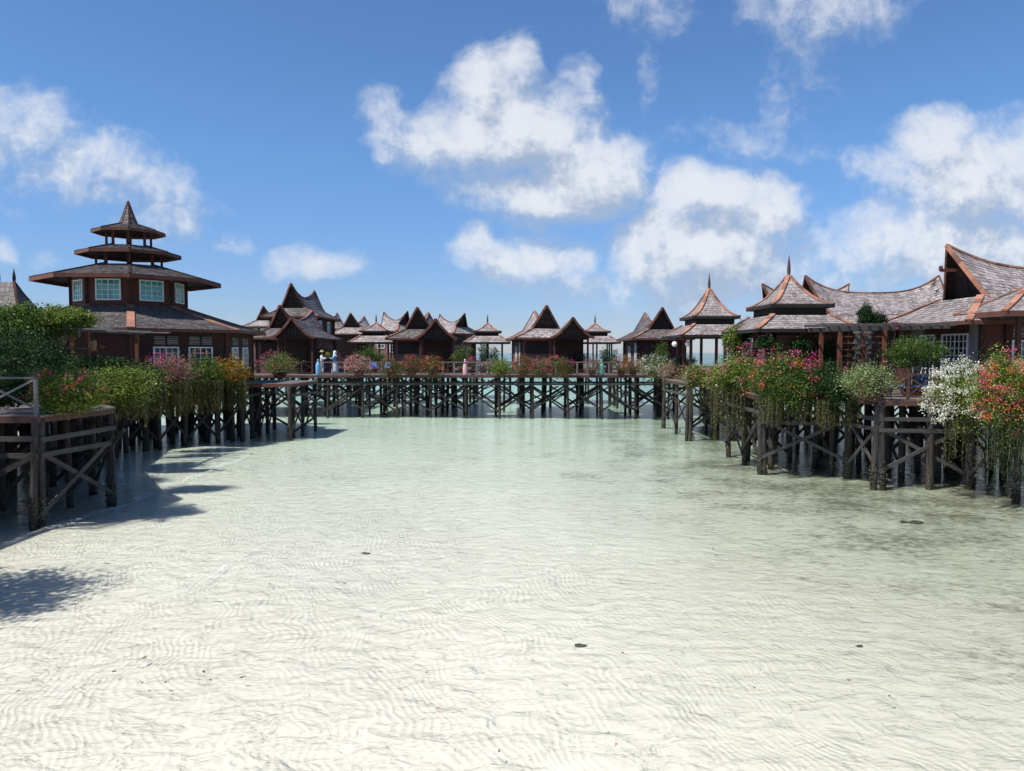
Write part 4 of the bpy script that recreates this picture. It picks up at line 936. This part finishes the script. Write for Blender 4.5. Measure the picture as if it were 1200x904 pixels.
bush('tree', 1072, 413, 26.6, 72, 46, 'small feathery green tree in front of the french windows on the right', 'leaf', (), None, n=10000, lsize=.055, clumps=110, cat='tree', stems=16, spread=.15)
# --- trees at the left, outside the picture, that throw the shadows on the sand
def palm(loc, h, label, seed):
    rnd = random.Random(seed); t = thing('palm_tree', loc, label, 'tree'); tr = MB()
    pts = [(math.sin(i/8*.5)*.5, 0, h*i/8) for i in range(9)]; tr.tube(pts, [.15-.006*i for i in range(9)], 9); tr.build('trunk', M['bark'], t, smooth=True)
    fr = MB(); top = Vector(pts[-1])
    for k in range(17):
        a = k*2.4+rnd.uniform(-.2, .2); el = rnd.uniform(.1, 1.1); L = rnd.uniform(1.5, 2.1); p = top.copy(); d = Vector((math.cos(a)*math.cos(el), math.sin(a)*math.cos(el), math.sin(el))); prev = p
        for j in range(14):
            d = (d+Vector((0, 0, -.13))).normalized(); q = prev+d*L/14; s_ = d.cross(Vector((0, 0, 1))).normalized(); fr.beam(prev, q, .03, .02)
            w_ = .5*math.sin(PI*(j+1.5)/16)
            for sgn in (-1, 1):
                for m_ in (0, .5):
                    o = prev+(q-prev)*m_; e = o+(s_*sgn*w_+d*w_*.6+Vector((0, 0, -w_*.35))); fr.add([o-d*.02, o+d*.035, e], [(0, 1, 2)])
            prev = q
    fr.build('fronds', M['leaf'], t)
palm((-15.0, 18.2, DECK), 5.4, 'palm beside the near left pier, known here by its feathery shadow on the wet sand', 5)
deck('left pier continuing out of the picture towards the viewer', [(-26, 5), (-13.3, 5), (-13.3, 18.85), (-26, 18.85)], edges=(), seed=99, inner=3.0, braces=False)
t = thing('shade_tree', (-13.7, 11.6, DECK), 'broad-leaved tree on the left pier whose ragged shadow lies on the sand', 'tree'); rng = np.random.default_rng(4)
pts, cl = crown(rng, (2.2, 1.7, 1.5), 9000, 80, .17); pts += (0, 0, 3.5); leaf_cloud('crown', pts, .13, M['leaf'], t, rng)
s_ = MB(); s_.tube([(0, 0, 0), (.1, 0, 1.4), (0, .1, 2.6)], [.16, .12, .08], 8)
for q in cl[::6]: s_.tube([(.05, .05, 2.0), (q[0]*.5, q[1]*.5, 2.9+q[2]*.5), (q[0], q[1], q[2]+3.5)], [.06, .035, .012], 5)
s_.build('trunk', M['bark'], t)

# ================================================================== bollards, furniture, people
for px, m_, lab in ((372.5, 'cyan', 'pale blue bottle-shaped bollard left of the two people'), (545, 'pink', 'pale pink bottle-shaped bollard on the footbridge'), (705, 'mint', 'mint green bottle-shaped bollard on the footbridge')):
    y = 52.6; t = thing('bollard', (X(px, y), y, DECK), lab, 'bollard', 'bottle-shaped bollards on the footbridge')
    b = MB(); b.lathe((0, 0, 0), [(.15, 0), (.165, .04), (.165, .66), (.15, .76), (.09, .86), (.055, .92), (.055, 1.0)], 14); b.build('body', M[m_], t, smooth=True)
    b = MB(); b.lathe((0, 0, 1.0), [(.062, 0), (.062, .09), (.03, .11)], 12); b.build('cap', M['white' if m_ == 'pink' else m_], t, smooth=True)
def chair(loc, rz, label, m_='blue'):
    t = thing('lounge_chair', loc, label, 'chair', None, rz)
    b = MB(); b.box((0, 0, .4), (.52, .55, .05)); b.build('seat', M[m_], t)
    b = MB(); b.beam((0, .27, .42), (0, .50, .82), .46, .04, (0, 1, 0)); b.build('backrest', M[m_], t)
    for x, y in ((-.22, -.24), (.22, -.24), (-.22, .24), (.22, .24)): b = MB(); b.beam((x, y, 0), (x, y, .4), .04, .04, (0, 1, 0)); b.build('leg', M['fascia'], t)
    for x in (-.28, .28): b = MB(); b.beam((x, -.25, .6), (x, .36, .64), .05, .03); b.beam((x, -.24, .4), (x, -.24, .6), .03, .04, (0, 1, 0)); b.build('armrest', M['fascia'], t)
chair((X(440, 56.3), 56.3, DECK), .5, 'blue lounge chair behind the footbridge, left of a pair')
chair((X(451, 56.6), 56.6, DECK), -.4, 'blue lounge chair behind the footbridge, right of a pair')
chair((X(1052, 26.8), 26.8, DECK), .9, 'blue folding chair on the right deck, left of a pair')
chair((X(1077, 26.6), 26.6, DECK), -.6, 'blue folding chair on the right deck below the french windows, right of a pair')

def skin_mesh(name, joints, edges, m, parent, root=0, sub=2):
    me = D.meshes.new(name); me.from_pydata([j[0] for j in joints], edges, []); o = D.objects.new(name, me); COL.objects.link(o)
    md = o.modifiers.new('skin', 'SKIN'); 
    lay = me.skin_vertices[0].data if me.skin_vertices else None
    if lay is None:
        bpy.context.view_layer.objects.active = o
        bm = bmesh.new(); bm.from_mesh(me); bm.verts.layers.skin.verify(); bm.to_mesh(me); bm.free(); lay = me.skin_vertices[0].data
    for i, j in enumerate(joints): lay[i].radius = (j[1], j[1] if len(j) < 3 else j[2]); lay[i].use_root = (i == root)
    md.use_smooth_shade = True; sd_ = o.modifiers.new('sub', 'SUBSURF'); sd_.levels = sub; sd_.render_levels = sub
    dg = bpy.context.evaluated_depsgraph_get(); ev = o.evaluated_get(dg); nm = D.meshes.new_from_object(ev); o.modifiers.clear(); o.data = nm
    nm.materials.clear(); nm.materials.append(m); nm.polygons.foreach_set('use_smooth', [True]*len(nm.polygons)); o.parent = parent
    return o
def person(loc, rz, label, look):
    """facing local +x; both arms reach forward at chest height"""
    t = thing('person', loc, label, 'person', None, rz)
    J = [((0, 0, .90), .115), ((0, 0, 1.08), .10), ((.01, 0, 1.28), .125), ((.0, 0, 1.40), .055), ((.02, 0, 1.47), .05), ((.03, 0, 1.56), .085, .095), ((.02, 0, 1.64), .075, .08)]
    E = [(0, 1), (1, 2), (2, 3), (3, 4), (4, 5), (5, 6)]
    def limb(at_, pts):
        prev = at_
        for p in pts: J.append(p); E.append((prev, len(J)-1)); prev = len(J)-1
        return prev
    for s in (-1, 1):
        limb(0, [((0.0, s*.09, .82), .085), ((.03+.04*s, s*.10, .47), .058), ((-.02+.06*s, s*.10, .09), .038), ((.10+.06*s, s*.11, .035), .035)])
        h = limb(2, [((0, s*.17, 1.31), .06), ((.13, s*.23, 1.10), .043), ((.36, s*.12, 1.22), .034), ((.44, s*.10, 1.245), .024, .036), ((.50, s*.095, 1.255), .018, .038)])
        for k, (dy, L) in enumerate(((-.03, .055), (-.01, .068), (.011, .065), (.03, .05))): 
            limb(h, [((.52, s*.095+dy, 1.255), .010), ((.52+L*.6, s*.095+dy*1.2, 1.25), .009), ((.52+L, s*.095+dy*1.2, 1.235), .008)])
        limb(h-1, [((.46, s*.095-s*.045, 1.27), .011), ((.50, s*.095-s*.055, 1.285), .009)])
    skin_mesh('body', J, E, M['skin'], t)
    tj = [((0, 0, .86), .15), ((0, 0, 1.08), .125), ((.01, 0, 1.29), .15), ((0, 0, 1.39), .07)]; te = [(0, 1), (1, 2), (2, 3)]
    for s in (-1, 1):
        k = len(tj); tj += [((0, s*.18, 1.32), .078), ((.13, s*.235, 1.10), .062), ((.34, s*.13, 1.21), .05)]; te += [(2, k), (k, k+1), (k+1, k+2)]
    skin_mesh('top', tj, te, M['cloth_white' if look == 'hat' else 'cloth_blue'], t)
    if look == 'hat':
        for s in (-1, 1): pass
        lj = [((0, 0, .90), .14), ((0.0, .10, .80), .105), ((.07, .11, .47), .082), ((.04, .11, .12), .07), ((0.0, -.10, .80), .105), ((-.01, -.11, .47), .082), ((-.08, -.11, .12), .07)]
        skin_mesh('trousers', lj, [(0, 1), (1, 2), (2, 3), (0, 4), (4, 5), (5, 6)], M['cloth_pale'], t)
        b = MB(); b.lathe((.02, 0, 1.635), [(.21, 0), (.205, .012), (.105, .03), (.10, .09), (.07, .125), (.01, .13)], 18); b.build('hat', M['straw'], t, smooth=True)
        b = MB(); b.lathe((.0, 0, 1.55), [(.05, -.09), (.095, -.04), (.1, .04), (.09, .09), (.02, .12)], 12); b.build('hair', M['metal'], t, smooth=True).location = (-.012, 0, 0)
    else:
        b = MB(); b.lathe((0, 0, 0), [(.27, .06), (.25, .3), (.20, .62), (.155, .92), (.14, .96)], 20); b.build('skirt', M['cloth_pale'], t, smooth=True)
        b = MB(); n = 18
        vs = []; 
        for r_, z in ((.17, 1.27), (.15, 1.36), (.105, 1.46), (.125, 1.56), (.118, 1.64), (.07, 1.70), (.005, 1.715)):
            for k in range(n):
                a = .62+(2*PI-1.24)*k/(n-1); vs.append((.01+r_*math.cos(a), r_*math.sin(a), z))
        b.add(vs, [(i*n+k, i*n+k+1, (i+1)*n+k+1, (i+1)*n+k) for i in range(6) for k in range(n-1)]); b.build('headscarf', M['cloth_white'], t, smooth=True)
    f = MB()
    for s in (-1, 1): f.lathe((.118, s*.033, 1.565), [(.004, -.008), (.009, 0), (.004, .008)], 6)
    f.build('eyes', M['metal'], t); f = MB(); f.beam((.10, 0, 1.575), (.135, 0, 1.53), .022, .02); f.build('nose', M['skin'], t)
    f = MB(); f.box((.112, 0, 1.495), (.012, .045, .01)); f.build('mouth', M['pot'], t)
p1 = (X(377, 54), 54.0, DECK); p2 = (X(392.5, 54), 54.0, DECK)
person(p1, 0.0, 'person in a straw hat, white shirt and pale trousers reaching out on the footbridge', 'hat')
person(p2, PI, 'person in a white headscarf, blue top and long pale skirt on the footbridge', 'scarf')
bush('flower_bouquet', 384, 416.5, 54.0, 7, 6, 'yellow-green bunch held up between the two people', 'leaf_lime', (('yellow', .5),), None, n=160, lsize=.06, planter=False, base=DECK+1.22, cat='bouquet', stems=4, heads=14)

# ================================================================== things lying in the shallows
def stone(px, py, w, h, label, seed, name='stone', m_='rock', dz=.0, flat=.5):
    p = on_ground(px, py, -.06); r = w/2*p.y/F_PX; rnd = random.Random(seed)
    bm = bmesh.new(); bmesh.ops.create_icosphere(bm, subdivisions=3, radius=1)
    for v in bm.verts:
        n_ = math.sin(v.co.x*3.1+seed)*.16+math.sin(v.co.y*5.3+seed*2)*.12+math.sin(v.co.z*4+v.co.x*6)*.08; v.co *= (1+n_)
        v.co.x *= r; v.co.y *= r*flat*1.3; v.co.z *= r*flat*.55
    me = D.meshes.new(name); bm.to_mesh(me); bm.free(); me.materials.append(M[m_]); o = D.objects.new(name, me); COL.objects.link(o); o.location = (p.x, p.y, bed(p.x, p.y)+r*flat*.25); o.rotation_euler = (0, 0, rnd.uniform(-.3, .3))
    return tag(o, label, name.split('_')[-1])
stone(1073, 608, 18, 4, 'flat dark stone breaking the shallow water off the right-hand pier', 1, flat=.45)
stone(1060, 607, 12, 3, 'smaller dark stone touching the flat one off the right-hand pier', 2, flat=.45)
stone(681, 749, 15, 5, 'small greyish stone alone right of centre in the foreground sand', 3, 'stone', 'rock', flat=.4)
stone(429, 645.5, 9, 3, 'small dark stone alone in the pale sand left of centre', 4)
stone(1007, 751, 8, 4, 'little brown stone in the right foreground', 6)
stone(1047, 568, 9, 4, 'small reddish stone at the foot of the near right pier', 9, 'stone', 'pot', .04)
for i, (px, py, w_, m_) in enumerate(((133, 789, 5, 'rock'), (168, 773, 9, 'twig'), (167, 802, 5, 'rock'), (193, 802, 6, 'twig'), (239, 789, 7, 'rock'), (283, 796, 6, 'rock'), (585, 883, 6, 'rock'), (514, 832, 4, 'rose'), (713, 861, 4, 'rock'), (722, 874, 4, 'rose'), (729, 767, 4, 'rock'), (316, 686, 4, 'rock'), (404, 685, 4, 'rock'), (836, 644, 5, 'rock'), (994, 799, 4, 'rock'), (1042, 818, 4, 'rock'), (884, 808, 4, 'rock'), (500, 790, 3, 'rock'), (21, 812, 4, 'rock'))):
    p = on_ground(px, py, -.01); r = w_/2*p.y/F_PX; b = MB(); a = i*1.3
    q = [(r*math.cos(k/7*2*PI)*(1+.3*math.sin(k*3+i)), r*.5*math.sin(k/7*2*PI)*(1+.2*math.cos(k*2+i)), .012+.008*math.sin(k*2)) for k in range(7)]
    b.add([(0, 0, .02)]+q, [(0, k+1, (k+1) % 7+1) for k in range(7)]); b.tube([(r*.8, 0, .012), (r*1.5, r*.2, .016)], .004, 4)
    o = b.build('fallen_leaf', M[m_]); o.location = (p.x, p.y, .002); o.rotation_euler = (0, 0, a); tag(o, {'rock': 'dark scrap of leaf lying flat on the pale foreground sand', 'twig': 'brown dry leaf lying flat on the pale sand in the left foreground', 'rose': 'fallen reddish petal lying on the sand low in the middle of the picture'}[m_], 'leaf', 'leaf scraps scattered on the sand')
# thin foam lines where ripples run up the left shore
def foam_mat():
    m, N = mat('thin_white_foam'); p = wpos(N); n = N.noise(N.vec('MULTIPLY', p, (2, 2, 1)), 3.0, 6, .7)
    b = N.n('ShaderNodeBsdfPrincipled'); b.inputs['Base Color'].default_value = (.8, .83, .84, 1); b.inputs['Roughness'].default_value = .5
    tr = N.n('ShaderNodeBsdfTransparent'); mx = N.n('ShaderNodeMixShader'); at_ = N.n('ShaderNodeAttribute'); at_.attribute_name = 'edge'
    N.put(mx.inputs[0], N.math('MULTIPLY', N.mr(n, .44, .78), at_.outputs['Fac'])); N.put(mx.inputs[1], tr.outputs[0]); N.put(mx.inputs[2], b.outputs[0])
    N.put(N.n('ShaderNodeOutputMaterial').inputs[0], mx.outputs[0]); return m
FM = foam_mat()
def foam(pix, w, label, seed):
    rnd = random.Random(seed); P = [on_ground(a, b, .006) for a, b in pix]; pts = []
    for a, b in zip(P, P[1:]):
        k = max(2, int((b-a).length/.25)); pts += [lerp(a, b, i/k) for i in range(k)]
    pts.append(P[-1]); vs = []; ed = []; n = len(pts)
    for i, p in enumerate(pts):
        d = (pts[min(i+1, n-1)]-pts[max(0, i-1)]).normalized(); s_ = Vector((-d.y, d.x, 0)); e = math.sin(PI*min(1, max(0, i/(n-1))))**.4; ww = w*(.6+.5*math.sin(i*.9+seed)+.3*rnd.random())*.5
        p = p+s_*.1*math.sin(i*.55+seed)
        for k, off in enumerate((-1, -.35, .35, 1)): vs.append(p+s_*ww*off); ed.append(e if k in (1, 2) else 0)
    me = D.meshes.new('foam'); me.from_pydata([tuple(v) for v in vs], [], [(i*4+k, i*4+k+1, i*4+k+5, i*4+k+4) for i in range(n-1) for k in range(3)])
    at_ = me.attributes.new('edge', 'FLOAT', 'POINT'); at_.data.foreach_set('value', ed); me.materials.append(FM); o = D.objects.new('foam', me); COL.objects.link(o); return tag(o, kind='stuff', label=label)
foam([(0, 640), (50, 619), (100, 606), (150, 590), (210, 566), (262, 545), (296, 531)], .55, 'white foam streak along the shadow edge by the left pier', 1)
foam([(0, 800), (80, 752), (170, 712), (260, 668), (330, 622), (372, 604)], .12, 'faint foam line curving through the left foreground', 2)
foam([(0, 860), (60, 812), (130, 770), (200, 735)], .08, 'faint foam thread in the left corner', 3)
